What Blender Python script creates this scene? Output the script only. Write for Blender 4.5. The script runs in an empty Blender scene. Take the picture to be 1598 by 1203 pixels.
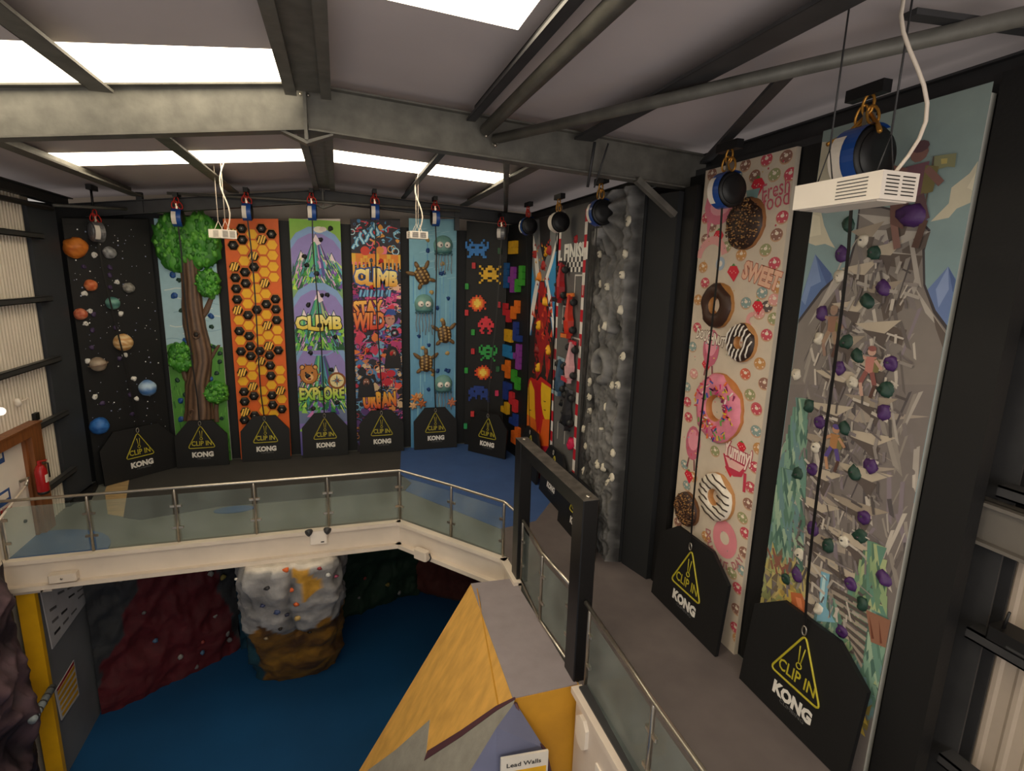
import bpy, math, random
from math import sin, cos, pi, radians, hypot, atan2
from mathutils import Vector, Matrix, noise
random.seed(7)
SC = bpy.context.scene
COL = SC.collection

# ------------------------------------------------------------------ camera
FPX = 832.23                      # focal length in pixels of a 1598 px wide frame
PITCH, ROLL, YAW = 0.198948, 0.0283, 0.314056
CAM = Vector((0, 0, 8.1))         # deck floor is z = 3.2, mat below is z = -1.5
cy, sy, ct, st = cos(YAW), sin(YAW), cos(PITCH), sin(PITCH)
FW = Vector((sy*ct, cy*ct, -st)); R0 = Vector((cy, -sy, 0)); U0 = R0.cross(FW)
RT = R0*cos(ROLL) + U0*sin(ROLL); UP = -R0*sin(ROLL) + U0*cos(ROLL)
cd = bpy.data.cameras.new('camera'); cam = bpy.data.objects.new('camera', cd); COL.objects.link(cam)
cd.sensor_width = 36; cd.lens = FPX/1598*36; cd.clip_start = 0.05
m = Matrix.Identity(4)
for i in range(3):
    m[i][0], m[i][1], m[i][2], m[i][3] = RT[i], UP[i], -FW[i], CAM[i]
cam.matrix_world = m
SC.camera = cam

# ------------------------------------------------------------------ world, light, exposure
SC.view_settings.view_transform = 'Standard'; SC.view_settings.look = 'None'
SC.view_settings.gamma = 1; SC.view_settings.use_curve_mapping = False
SC.view_settings.exposure = 0.33
W = bpy.data.worlds.new('world'); SC.world = W; W.use_nodes = True
bg = W.node_tree.nodes['Background']; bg.inputs[0].default_value = (1.0, 0.93, 0.86, 1); bg.inputs[1].default_value = 0.30
SKYLIGHT = 6.4                    # daylight coming through the translucent roof sheets
def area(name, loc, rot, sx, sy_, power, col=(1, .93, .85)):
    d = bpy.data.lights.new(name, 'AREA'); d.shape = 'RECTANGLE'; d.size = sx; d.size_y = sy_; d.energy = power; d.color = col
    o = bpy.data.objects.new(name, d); COL.objects.link(o); o.location = loc; o.rotation_euler = rot
    return o
# added fill lamp behind the camera, lifts the ceiling and wall fronts
area('rear_fill_light', (0.2, -4.2, 6.6), (radians(110), 0, 0), 9, 3.0, 260)

# ------------------------------------------------------------------ helpers
def ray(x, y): return FW + RT*((x-799)/FPX) - UP*((y-601.5)/FPX)
def gz(x, y, z=3.2): d = ray(x, y); return CAM + d*((z-CAM.z)/d.z)
def gy(x, y, Y): d = ray(x, y); return CAM + d*(Y/d.y)
def gx(x, y, X): d = ray(x, y); return CAM + d*(X/d.x)
def lin(c):
    if isinstance(c, str):
        c = c.lstrip('#'); c = [int(c[i:i+2], 16)/255 for i in (0, 2, 4)]
    return tuple(v/12.92 if v <= .04045 else ((v+.055)/1.055)**2.4 for v in c[:3])
MATS = {}
def mat(name, col=None, rough=.6, metal=0, var=.06, scale=3, bump=.0, bscale=30, attr=False, emit=0, alpha=None, stretch=None):
    if name in MATS: return MATS[name]
    M_ = bpy.data.materials.new(name); M_.use_nodes = True; nt = M_.node_tree; N = nt.nodes; L = nt.links
    b = N['Principled BSDF']; b.inputs['Roughness'].default_value = rough; b.inputs['Metallic'].default_value = metal
    tc = N.new('ShaderNodeTexCoord'); mp = N.new('ShaderNodeMapping'); L.new(tc.outputs['Object'], mp.inputs[0])
    if stretch: mp.inputs['Scale'].default_value = stretch
    nz = N.new('ShaderNodeTexNoise'); nz.inputs['Scale'].default_value = scale; nz.inputs['Detail'].default_value = 5
    L.new(mp.outputs[0], nz.inputs['Vector'])
    mr = N.new('ShaderNodeMapRange'); mr.inputs[1].default_value = .3; mr.inputs[2].default_value = .7
    mr.inputs[3].default_value = 1-var; mr.inputs[4].default_value = 1+var; L.new(nz.outputs['Fac'], mr.inputs[0])
    mx = N.new('ShaderNodeMix'); mx.data_type = 'RGBA'; mx.blend_type = 'MULTIPLY'; mx.inputs['Factor'].default_value = 1
    if attr:
        at = N.new('ShaderNodeAttribute'); at.attribute_name = 'Col'; L.new(at.outputs['Color'], mx.inputs[6])
    else:
        mx.inputs[6].default_value = (*lin(col), 1)
    L.new(mr.outputs[0], mx.inputs[7]); L.new(mx.outputs[2], b.inputs['Base Color'])
    if bump:
        n2 = N.new('ShaderNodeTexNoise'); n2.inputs['Scale'].default_value = bscale; n2.inputs['Detail'].default_value = 6
        L.new(mp.outputs[0], n2.inputs['Vector'])
        bp = N.new('ShaderNodeBump'); bp.inputs['Strength'].default_value = bump; bp.inputs['Distance'].default_value = .02
        L.new(n2.outputs['Fac'], bp.inputs['Height']); L.new(bp.outputs[0], b.inputs['Normal'])
    if emit:
        b.inputs['Emission Color'].default_value = (*lin(col), 1); b.inputs['Emission Strength'].default_value = emit
    MATS[name] = M_
    return M_
class MB:
    """collects faces in world coordinates, becomes ONE mesh"""
    def __init__(s): s.v = []; s.f = []; s.c = []; s.sm = []
    def add(s, vs, fs, col=None, smooth=False):
        o = len(s.v); s.v += [tuple(p) for p in vs]
        for f in fs: s.f.append([o+i for i in f]); s.c.append(col); s.sm.append(smooth)
        return s
    def box(s, a, b, col=None):
        x0, y0, z0 = a; x1, y1, z1 = b
        vs = [(x, y, z) for z in (z0, z1) for y in (y0, y1) for x in (x0, x1)]
        return s.add(vs, [(0, 2, 3, 1), (4, 5, 7, 6), (0, 1, 5, 4), (2, 6, 7, 3), (0, 4, 6, 2), (1, 3, 7, 5)], col)
    def obox(s, c, ax, ay, az, col=None, bev=0):
        """oriented box, half vectors ax ay az, with chamfered edges on the ax/ay outline"""
        c, ax, ay, az = map(Vector, (c, ax, ay, az))
        if bev <= 0: pts = [(-1, -1), (1, -1), (1, 1), (-1, 1)]
        else:
            bx = bev/max(ax.length, 1e-6); by = bev/max(ay.length, 1e-6)
            pts = [(-1+bx, -1), (1-bx, -1), (1, -1+by), (1, 1-by), (1-bx, 1), (-1+bx, 1), (-1, 1-by), (-1, -1+by)]
        n = len(pts); vs = [c+ax*p[0]+ay*p[1]+az*k for k in (-1, 1) for p in pts]
        fs = [list(range(n))[::-1], list(range(n, 2*n))]+[(i, (i+1) % n, n+(i+1) % n, n+i) for i in range(n)]
        return s.add(vs, fs, col)
    def prism(s, pts, d, col=None):
        """closed 3d polygon extruded by vector d"""
        n = len(pts); d = Vector(d); P = [Vector(p) for p in pts]
        return s.add(P+[p+d for p in P], [list(range(n)), list(range(n, 2*n))[::-1]]+[(i, n+i, n+(i+1) % n, (i+1) % n) for i in range(n)], col)
    def tube(s, path, r, n=8, col=None, caps=True, rr=None):
        P = [Vector(p) for p in path]; vs = []; fs = []; ref = None
        for i, p in enumerate(P):
            t = (P[min(i+1, len(P)-1)]-P[max(i-1, 0)]).normalized()
            if ref is None: ref = t.orthogonal()
            a = (ref-t*ref.dot(t)).normalized(); ref = a; b = t.cross(a)
            q = rr[i] if rr else r
            vs += [p+a*(q*cos(2*pi*k/n))+b*(q*sin(2*pi*k/n)) for k in range(n)]
        for i in range(len(P)-1):
            for k in range(n): fs.append((i*n+k, i*n+(k+1) % n, (i+1)*n+(k+1) % n, (i+1)*n+k))
        if caps: fs += [list(range(n))[::-1], list(range((len(P)-1)*n, len(P)*n))]
        return s.add(vs, fs, col, True)
    def lathe(s, c, axis, prof, n=20, col=None, xd=None, sx=1, sy_=1):
        """profile of (radius, height along axis)"""
        c = Vector(c); ax = Vector(axis).normalized(); a = Vector(xd).normalized() if xd else ax.orthogonal().normalized(); b = ax.cross(a)
        vs = []; fs = []
        for r, h in prof: vs += [c+ax*h+a*(r*sx*cos(2*pi*k/n))+b*(r*sy_*sin(2*pi*k/n)) for k in range(n)]
        for i in range(len(prof)-1):
            for k in range(n): fs.append((i*n+k, i*n+(k+1) % n, (i+1)*n+(k+1) % n, (i+1)*n+k))
        fs += [list(range(n))[::-1], list(range((len(prof)-1)*n, len(prof)*n))]
        return s.add(vs, fs, col, True)
    def blob(s, c, rx, ry, rz, seed=0, amp=.15, n=12, col=None, fr=1.6, X=(1, 0, 0), Y=(0, 1, 0), Z=(0, 0, 1), half=False):
        c = Vector(c); X, Y, Z = Vector(X), Vector(Y), Vector(Z); vs = []; fs = []; m_ = n//2
        for i in range(m_+1):
            th = pi*i/m_*(0.5 if half else 1)
            for k in range(n):
                ph = 2*pi*k/n; q = Vector((sin(th)*cos(ph), sin(th)*sin(ph), cos(th)))
                d = 1+amp*noise.noise(q*fr+Vector((seed*3.1, seed*1.7, seed)))*2
                vs.append(c+X*(q.x*rx*d)+Y*(q.y*ry*d)+Z*(q.z*rz*d))
        for i in range(m_):
            for k in range(n): fs.append((i*n+k, (i+1)*n+k, (i+1)*n+(k+1) % n, i*n+(k+1) % n))
        return s.add(vs, fs, col, True)
    def build(s, name, material, parent=None, label=None):
        me = bpy.data.meshes.new(name); off = Vector((0, 0, 0)); q = parent
        while q is not None: off += q.location; q = q.parent
        me.from_pydata([tuple(Vector(p)-off) for p in s.v], [], s.f)
        me.polygons.foreach_set('use_smooth', s.sm)
        if any(c is not None for c in s.c):
            ca = me.color_attributes.new('Col', 'FLOAT_COLOR', 'CORNER'); buf = []
            for f, c in zip(s.f, s.c):
                if c is None: c = (.8, .8, .8)
                if isinstance(c[0], tuple): buf += [x for cc in c for x in (*cc, 1)]
                else: buf += [c[0], c[1], c[2], 1]*len(f)
            ca.data.foreach_set('color', buf)
        me.materials.append(material); me.update()
        o = bpy.data.objects.new(name, me); COL.objects.link(o)
        if parent is not None: o.parent = parent
        if label: o['label'] = label
        return o
def thing(name, label, cat, loc=(0, 0, 0), group=None):
    o = bpy.data.objects.new(name, None); COL.objects.link(o); o.location = loc; o.empty_display_size = .2
    o['label'] = label; o['category'] = cat
    if group: o['group'] = group
    return o
def struct(mb, name, material):
    o = mb.build(name, material); o['kind'] = 'structure'; return o
def tag(o, label, cat, group=None):
    o['label'] = label; o['category'] = cat
    if group: o['group'] = group
    return o

PAINT = mat('painted_print', attr=True, rough=.55, var=.04, scale=6)
ROCK = mat('moulded_resin_rock', attr=True, rough=.75, var=.18, scale=5, bump=.6, bscale=12)
SOFT = mat('moulded_resin', attr=True, rough=.5, var=.1, scale=9, bump=.2, bscale=25)
BLACK = mat('black_painted_board', '#0b0b0d', .62, var=.15, scale=2, bump=.1)
CHAR = mat('charcoal_painted_board', '#17191c', .7, var=.12, scale=1.5)
STEEL = mat('galvanised_steel', '#66645e', .55, .3, var=.22, scale=5, bump=.1, bscale=20)
DSTEEL = mat('dark_grey_steel', '#3c3c3e', .55, .3, var=.15, scale=4)
INOX = mat('brushed_stainless_steel', '#b9b2a6', .28, .9, var=.08, scale=20)
CREAM = mat('cream_painted_steel', '#d9ccbd', .5, var=.06, scale=2)
WHITE = mat('white_enamel', '#e8dfd4', .4, var=.03)
CEIL = mat('liner_sheet', '#c4babb', .7, var=.05, scale=.8)
CLAD = mat('white_cladding_sheet', '#d8cebf', .5, var=.05, scale=2)
RUBBER = mat('black_rubber', '#0d0d0f', .5)
WOOD = mat('varnished_timber', '#7d4a26', .45, var=.3, scale=2.5, stretch=(6, 6, .7))
YELLOW = mat('yellow_gloss_paint', '#d8a417', .45, var=.1)
PLY = mat('pale_plywood', '#b79a6e', .6, var=.2, scale=3, stretch=(1, 6, 1))
RED = mat('red_enamel', '#a8161c', .3)
GLASS = bpy.data.materials.new('clear_glass'); GLASS.use_nodes = True
_n = GLASS.node_tree.nodes; _l = GLASS.node_tree.links
_p = _n['Principled BSDF']; _p.inputs['Base Color'].default_value = (.62, .70, .68, 1); _p.inputs['Roughness'].default_value = .06
_t = _n.new('ShaderNodeBsdfTransparent'); _t.inputs[0].default_value = (.86, .9, .88, 1)
_m = _n.new('ShaderNodeMixShader'); _nz = _n.new('ShaderNodeTexNoise'); _nz.inputs['Scale'].default_value = 1.7; _nz.inputs['Detail'].default_value = 4
_mr = _n.new('ShaderNodeMapRange'); _mr.inputs[1].default_value = .35; _mr.inputs[2].default_value = .75; _mr.inputs[3].default_value = .05; _mr.inputs[4].default_value = .15
_l.new(_nz.outputs['Fac'], _mr.inputs[0]); _l.new(_mr.outputs[0], _m.inputs[0]); _l.new(_t.outputs[0], _m.inputs[1]); _l.new(_p.outputs[0], _m.inputs[2])
_l.new(_m.outputs[0], _n['Material Output'].inputs[0])
# ------------------------------------------------------------------ building shell
DZ = 3.2; FZ = -1.5; RX = -.3
def zroof(x): return 10.3 + (.11*(x-RX) if x < RX else -.045*(x-RX))
XL, XR = -6.3, 5.75
struct(MB().box((XL-.5, 1, FZ-.2), (7, 16, FZ)), 'floor', mat('blue_foam_mat', '#0d4f82', .75, var=.1, scale=.6, bump=.1, bscale=60))
# roof liner sheets with gaps for the skylights
SKL = {-1: [(-2.2, -.4), (1.6, 3.2), (6.35, 7.9), (10.95, 12.05)], 1: [(-.4, .9), (2.9, 4.92), (10.85, 12.0)]}
wn = 1
SKYM = mat('translucent_roof_sheet', '#ffefd0', .5, emit=SKYLIGHT)
cm = MB()
for sg, gaps in SKL.items():
    xa, xb = (XL, RX) if sg < 0 else (RX, XR+.4)
    y = -5.0; cuts = []
    for g in gaps: cuts.append((y, g[0])); y = g[1]
    cuts.append((y, 16.0))
    def slab(x0, x1, y0, y1, t, mb):
        mb.prism([(x0, y0, zroof(x0)), (x1, y0, zroof(x1)), (x1, y1, zroof(x1)), (x0, y1, zroof(x0))], (0, 0, t))
    for a, b in cuts: slab(xa, xb, a, b, .05, cm)
    for a, b in gaps:
        # skylight sheet runs between eaves strips
        x0, x1 = (-4.4, -.45) if sg < 0 else (-.1, 3.45)
        if sg > 0 and a < 10: x0, x1 = .1, 1.56
        if sg < 0: slab(xa, x0, a, b, .05, cm); slab(x1, xb, a, b, .05, cm)
        else: slab(xa, x0, a, b, .05, cm); slab(x1, xb, a, b, .05, cm)
        w = MB(); slab(x0, x1, a, b, .03, w); struct(w, 'window_%d' % wn, SKYM); wn += 1
struct(cm, 'ceiling', CEIL)
# walls
BY = 15.05
wb = MB(); wb.box((-4.7, BY, FZ), (5.6, BY+.15, 9.35)); wb.prism([(-4.7, BY, FZ), (-6.2, 13.35, FZ), (-6.2, 13.35, 9.35), (-4.7, BY, 9.35)], (-.1, .12, 0))
struct(wb, 'wall_back', CHAR)
struct(MB().box((XL, 15.9, 8.6), (XR+.4, 16, 10.4)), 'wall_gable', mat('cream_gable_sheet', '#c2b4a4', .6))
# left wall: corrugated white sheet
def corrug(P0, P1, z0, z1, nrm, pitch=.1, depth=.018):
    mb = MB(); P0, P1 = Vector(P0), Vector(P1); d = (P1-P0); L_ = d.length; d.normalize(); nrm = Vector(nrm); n = int(L_/pitch); pts = []
    for i in range(n):
        for a, h in ((0, 0), (.15, 1), (.35, 1), (.5, 0)): pts.append(P0+d*((i+a)*pitch)+nrm*(h*depth))
    pts.append(P0+d*(n*pitch))
    for a, b in zip(pts, pts[1:]): mb.add([(a.x, a.y, z0), (b.x, b.y, z0), (b.x, b.y, z1), (a.x, a.y, z1)], [(0, 1, 2, 3)])
    return mb
LX = -5.54
wl = corrug((LX, 6.0, 0), (LX, 12.7, 0), DZ, 9.4, (1, 0, 0)); wl.box((LX-.15, 6, FZ), (LX-.02, 12.9, 9.4))
struct(wl, 'wall_left', CLAD)
for k, z in enumerate((8.64, 7.46, 6.27, 5.16, 3.94)):
    y0 = 11.72 if z < 5.2 else 6.2; r = MB(); r.box((-5.46, y0, z-.06), (-5.36, 12.85, z-.045)); r.box((-5.375, y0, z-.06), (-5.36, 12.85, z+.04)); r.box((-5.46, y0, z+.03), (-5.36, 12.85, z+.045))
    tag(r.build('sheeting_rail', DSTEEL), ['topmost dark horizontal steel rail on the left white cladding', 'dark horizontal steel rail second from the top on the left white cladding', 'dark horizontal steel rail midway up the left white cladding', 'dark steel rail on the left cladding just above the fire extinguisher', 'lowest dark steel rail on the left cladding, behind the fire extinguisher'][k], 'rail', 'rails on the left white wall')
# black column between cladding and the space wall
c = MB(); c.prism([(-5.6, 12.64, DZ), (-5.47, 12.62, DZ), (-5.42, 13.58, DZ), (-5.6, 13.6, DZ)], (0, 0, 6.05))
struct(c, 'trim_1', mat('charcoal_column_paint', '#33373e', .6, var=.06))
pl = MB(); pl.prism([(-5.75, 12.55, DZ), (-5.2, 12.9, DZ), (-5.36, 13.7, DZ), (-5.41, 13.62, DZ), (-5.46, 12.6, DZ)], (0, 0, .12)); struct(pl, 'trim_2', BLACK)
# right walls
wr = MB(); wr.box((4.98, 2.8, DZ), (5.1, 7.1, 9.62)); wr.box((4.98, 7.1, DZ), (5.1, 15.05, 9.62)); struct(wr, 'wall_right', BLACK)
c = MB(); c.prism([(4.6, 7.6, DZ), (4.74, 7.02, DZ), (4.97, 7.02, DZ), (4.97, 7.6, DZ)], (0, 0, 6.2)); struct(c, 'trim_3', CHAR)
c = MB(); c.box((4.82, 6.72, DZ), (4.975, 7.0, 9.45)); struct(c, 'trim_4', BLACK)
c = MB(); c.box((4.9, 2.76, DZ), (5.06, 3.14, 9.75)); c.box((5.06, 2.92, DZ-1), (5.49, 3.14, 9.75)); struct(c, 'trim_5', BLACK)
wo = corrug((5.5, -2.0, 0), (5.5, 2.9, 0), FZ, 9.95, (-1, 0, 0), .17, .015); wo.box((5.53, -2, FZ), (5.65, 3.2, 9.95)); struct(wo, 'wall_side', mat('pale_grey_cladding', '#b9aa9b', .5, var=.05))
c = MB(); c.box((5.26, 2.66, DZ-1), (5.28, 2.9, 9.8)); c.box((5.28, 2.75, DZ-1), (5.46, 2.77, 9.8)); c.box((5.46, 2.66, DZ-1), (5.48, 2.86, 9.8))
tag(c.build('steel_column', DSTEEL), 'grey steel H column beside the black wall edge at the far right', 'column')
for z, lb in ((7.75, 'upper dark steel rail on the right cladding above the deep beam'), (6.5, 'dark steel rail just above the deep grey beam on the right wall'), (5.2, 'dark steel rail carrying the wireless router on the right wall'), (3.9, 'lowest dark steel rail on the right cladding')):
    r = MB(); r.box((5.08, -1, z-.05), (5.25, 2.7, z-.035)); r.box((5.08, -1, z-.05), (5.095, 2.7, z+.05)); r.box((5.08, -1, z+.035), (5.25, 2.7, z+.05))
    tag(r.build('sheeting_rail', DSTEEL), lb, 'rail', 'rails on the right wall')
r = MB(); r.box((5.07, -1, 6.0), (5.25, 2.9, 6.03)); r.box((5.07, -1, 6.34), (5.25, 2.9, 6.37)); r.box((5.14, -1, 6.0), (5.16, 2.9, 6.37))
tag(r.build('wall_beam', mat('beam_grey', '#6f6a64', .55, .2)), 'deep grey steel I-beam fixed across the white cladding at right', 'beam')
# conduit on the right wall
tag(MB().tube([(5.44, 2.5, 9.0), (5.44, 2.55, 7.5), (5.44, 2.5, 6.6)], .02, 6).build('conduit', CREAM), 'thin pale cable conduit running down the right cladding', 'conduit')
# router on rail
t = thing('wireless_router', 'black wireless router with two aerials on a rail at the right edge', 'router', (5.1, 2.4, 5.25))
MB().obox((5.17, 2.3, 5.315), (.11, 0, 0), (0, .26, 0), (0, 0, .06), bev=.02).build('casing', RUBBER, t)
for yy in (2.5, 2.2):
    MB().tube([(5.16, yy, 5.31), (5.1, yy-.05, 5.55)], .012, 6, rr=[.014, .01]).build('aerial', RUBBER, t)
MB().box((5.05, 2.25, 5.27), (5.062, 2.4, 5.29)).build('port', DSTEEL, t)

# ------------------------------------------------------------------ deck
EDGE = [(-5.6, 10.28), (1.02, 10.18), (2.68, 8.17), (2.66, 5.1), (2.66, .6)]
dk = MB(); poly = [(x, y, DZ) for x, y in EDGE]+[(7, .6, DZ), (7, 15.05, DZ), (-6.2, 15.05, DZ), (-6.2, 10.28, DZ)]
dk.prism(poly, (0, 0, -.4)); struct(dk, 'floor_deck', mat('grey_green_vinyl', '#6c6e68', .6, var=.12, scale=1.3))
# fascia girders
def wallseg(P, Q, z0, z1, t, mb):
    P, Q = Vector((*P, 0)), Vector((*Q, 0)); d = (Q-P).normalized(); n = Vector((d.y, -d.x, 0))*t
    mb.prism([(P.x, P.y, z0), (Q.x, Q.y, z0), (Q.x, Q.y, z1), (P.x, P.y, z1)], n)
for i, (a, b) in enumerate(((EDGE[0], EDGE[1]), (EDGE[1], EDGE[2]), ((2.66, 8.2), (2.66, 7.4)))):
    f = MB(); wallseg(a, b, 2.80, DZ+.05, .05, f); wallseg(a, b, DZ+.0, DZ+.07, .13, f); wallseg(a, b, 2.72, 2.80, .16, f)
    struct(f, 'trim_%d' % (6+i), CREAM)
f = MB(); wallseg((2.66, 5.1), (2.66, .6), FZ, DZ-.0, .06, f); wallseg((2.66, 5.1), (2.66, .6), DZ-.02, DZ+.06, .14, f); struct(f, 'wall_walkway', mat('cream_white_panel', '#d6c8bb', .5, var=.05))
tag(MB().obox((2.585, 4.86, 2.82), (0, .13, 0), (0, 0, .2), (.03, 0, 0), bev=.08).build('bulkhead_lamp', WHITE), 'round white bulkhead lamp on the white wall below the walkway edge', 'lamp')
tag(MB().box((2.58, 4.2, 2.3), (2.605, 4.5, 2.75)).build('access_panel', WHITE), 'small white access panel on the wall below the walkway', 'panel')
# floor coverings on the deck
def cover(name, pts, mtl, h=.012): return struct(MB().prism([(x, y, DZ+h) for x, y in pts], (0, 0, -h)), name, mtl)
cover('floor_mat_dark', [(-5.0, 14.55), (-4.1, 14.95), (1.55, 14.95), (1.3, 12.9), (1.5, 12.2), (1.3, 11.8), (-2.6, 11.85), (-3.9, 11.55), (-4.25, 11.75)], mat('dark_rubber_mat', '#3b3938', .7, var=.12, scale=2))
R_ = [(1.55, 14.95), (4.8, 14.95), (4.85, 11.0), (3.7, 9.55), (2.9, 9.4), (1.3, 11.78), (1.5, 12.2), (1.3, 12.9)]
cover('floor_mat_blue', R_, mat('blue_vinyl', '#3c5a90', .6, var=.1, scale=2), .01)
cover('floor_walkway', [(2.7, 8.6), (2.9, 9.4), (3.7, 9.55), (4.85, 11.0), (4.95, 7), (4.95, .7), (2.68, .7), (2.68, 7.9)], mat('walkway_grey_vinyl', '#6a6160', .65, var=.1, scale=3, bump=.05), .008)
cover('floor_strip', [(-5.1, 13.3), (-5.25, 13.95), (-4.95, 14.45), (-4.9, 14.5), (-4.2, 11.75), (-4.6, 12.0)], PLY, .009)
half = [(-5.3+1.0*cos(a)*1.25, 10.38+1.05*sin(a)) for a in [i*pi/18 for i in range(0, 13)]]+[(-5.75, 11.2), (-5.75, 10.38)]
cover('floor_spot_blue', half, mat('blue_vinyl_spot', '#46628c', .6, var=.1), .014)
ov = gz(366, 794); cover('floor_oval_blue', [(ov.x+.38*cos(a), ov.y-.05+.17*sin(a)) for a in [i*pi/12 for i in range(24)]], MATS['blue_vinyl_spot'], .016)

# ------------------------------------------------------------------ glass balustrades
def balustrade(label, pts, posts, z0=DZ+.07, zt=DZ+1.1, gap=.03, glass0=.06, clamp=True, inset=0):
    t = thing('glass_balustrade', label, 'balustrade', (pts[0][0], pts[0][1], DZ))
    MB().tube([(x, y, zt) for x, y in pts], .026, 10).build('handrail', INOX, t, 'round brushed steel handrail')
    for x, y in posts:
        MB().tube([(x, y, z0), (x, y, zt-.06), (x, y, zt)], .02, 8, rr=[.024, .024, .01]).build('post', INOX, t)
    return t
def glasspane(t, P, Q, z0, z1):
    P, Q = Vector((*P, 0)), Vector((*Q, 0)); d = (Q-P).normalized(); n = Vector((-d.y, d.x, 0))
    P2, Q2 = P+d*.05, Q-d*.05
    g = MB().prism([(P2.x, P2.y, z0), (Q2.x, Q2.y, z0), (Q2.x, Q2.y, z1), (P2.x, P2.y, z1)], n*.01).build('glass_panel', GLASS, t)
    for e, s_ in ((P2, 1), (Q2, -1)):
        for zz in (z0+.25, z1-.22):
            c0 = e+d*(.0*s_); MB().obox((c0.x+n.x*.005, c0.y+n.y*.005, zz), d*.045, n*.018, (0, 0, .02), bev=.008).build('glass_clamp', INOX, t)
p1 = [(-5.42, 10.26), (-4.2, 10.25), (-2.9, 10.24), (-1.62, 10.22), (-.34, 10.21), (1.02, 10.2), (1.86, 9.2), (2.6, 8.25)]
t = balustrade('long glass balustrade with steel handrail along the front of the deck', p1+[(2.67, 7.85)], p1)
for a, b in zip(p1, p1[1:]): glasspane(t, a, b, DZ+.1, DZ+.98)
p2 = [(2.68, 7.48), (2.61, 6.42), (2.68, 5.6)]
t = balustrade('short glass balustrade between the two black posts', p2, p2[:2]); [glasspane(t, a, b, DZ+.1, DZ+.98) for a, b in zip(p2, p2[1:])]
MB().tube([(2.68, 7.48, DZ+.05), (2.61, 6.42, DZ+.05), (2.66, 5.6, DZ+.05)], .022, 6).build('base_rail', INOX, t)
p3 = [(2.7, 5.08), (2.64, 3.62), (2.62, 2.2), (2.6, .8)]
t = balustrade('glass balustrade on the right walkway edge nearest the camera', [(2.7, 5.2)]+p3[1:], [(2.7, 5.08), (2.64, 3.62), (2.62, 2.2)]); [glasspane(t, a, b, DZ+.1, DZ+.98) for a, b in zip(p3, p3[1:])]
MB().box((2.6, .8, DZ+.06), (2.72, 5.05, DZ+.085)).build('base_rail', DSTEEL, t)
# black goal-shaped frame
t = thing('gantry', 'black steel goal-shaped frame standing on the walkway edge', 'frame', (2.7, 6.4, DZ))
for y0, y1 in ((5.21, 5.5), (7.48, 7.75)):
    MB().obox((2.7, (y0+y1)/2, 4.4), (.1, 0, 0), (0, (y1-y0)/2, 0), (0, 0, 1.2), bev=.012).build('post', mat('gloss_black_steel', '#0c0c0e', .35), t)
MB().obox((2.7, 6.49, 5.5), (.09, 0, 0), (0, 0, .1), (0, .985, 0), bev=.01).build('crossbar', MATS['gloss_black_steel'], t)
MB().box((2.6, 5.21, 5.6), (2.8, 7.75, 5.606)).build('top_plate', mat('worn_black_steel', '#4c4844', .5, var=.5, scale=8), t, 'dusty worn top face')
for y0 in (5.3, 7.6): MB().lathe((2.7, y0, 5.606), (0, 0, 1), [(.03, 0), (.03, .02), (.01, .025)], 8).build('bolt', INOX, t)

# ------------------------------------------------------------------ roof steel
def ibeam(mb, P, Q, h, w, tf=.02, upv=(0, 0, 1)):
    P, Q, u = Vector(P), Vector(Q), Vector(upv); d = (Q-P).normalized(); s_ = d.cross(u).normalized(); u = s_.cross(d)
    mid = (P+Q)/2; hl = d*((Q-P).length/2)
    mb.obox(mid+u*(h/2-tf/2), hl, s_*(w/2), u*(tf/2)); mb.obox(mid-u*(h/2-tf/2), hl, s_*(w/2), u*(tf/2)); mb.obox(mid, hl, s_*.008, u*(h/2-tf))
def rafter(label, Y, dz=0, h=.5, name='roof_rafter', mtl=None):
    t = thing(name, label, 'roof beam', (RX, Y, 9.6))
    za = lambda x: 9.96+(.13*(x-RX) if x < RX else -.05*(x-RX))+dz
    a = MB(); ibeam(a, (-6.2, Y, za(-6.2)), (RX, Y, za(RX)), h, .2); a.build('beam', mtl or STEEL, t)
    b = MB(); ibeam(b, (RX, Y, za(RX)), (5.3, Y, za(5.3)), h, .2); b.build('beam', mtl or STEEL, t)
    e = MB(); e.obox((RX, Y, za(RX)-.04), (.018, 0, 0), (0, .11, 0), (0, 0, h/2+.07)); e.build('apex_plate', STEEL, t)
    for s_ in (-1, 1):
        g = MB(); g.prism([(RX, Y-.08, za(RX)-h/2-.11), (RX+s_*.3, Y-.08, za(RX)-h/2-.005), (RX+s_*.3, Y-.08, za(RX)-h/2-.03), (RX, Y-.08, za(RX)-h/2-.15)], (0, .16, 0)); g.build('haunch', STEEL, t)
    for i, s_ in enumerate((-1, -1, 1, 1)):
        MB().lathe((RX+s_*.03, Y-.08+.16*(i % 2), za(RX)+.12), (s_, 0, 0), [(.018, 0), (.018, .02), (.004, .022)], 6).build('bolt', INOX, t)
    return t, za
t, za = rafter('big galvanised roof rafter crossing the hall in front', 7.12)
MB().obox((4.35, 7.0, 9.28), Vector((.33, 0, -.22)), (0, .05, 0), Vector((.022, 0, .035))).build('knee_brace', STEEL, t, 'short diagonal brace down to the black column')
rafter('dark roof rafter close to the far printed climbing walls', 14.55, -.02, .3, mtl=DSTEEL)
def zsec(name, label, x, w, y0, y1, mtl, depth=.22, kind='Z', cat='roof beam', group=None):
    z = zroof(x)-.035; depth -= .035; mb = MB(); s_ = 1 if x < RX else -1
    if kind == 'Z':
        mb.box((x-.004, y0, z-depth), (x+.004, y1, z)); mb.box((x-.004, y0, z-depth), (x+w*s_, y1, z-depth+.008)); mb.box((x-.004, y0, z-.012), (x-w*.6*s_, y1, z-.002))
        mb.box((x+w*s_-.004, y0, z-depth), (x+w*s_+.004, y1, z-depth+.03))
    o = tag(mb.build(name, mtl), label, cat, group)
    return o
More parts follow.
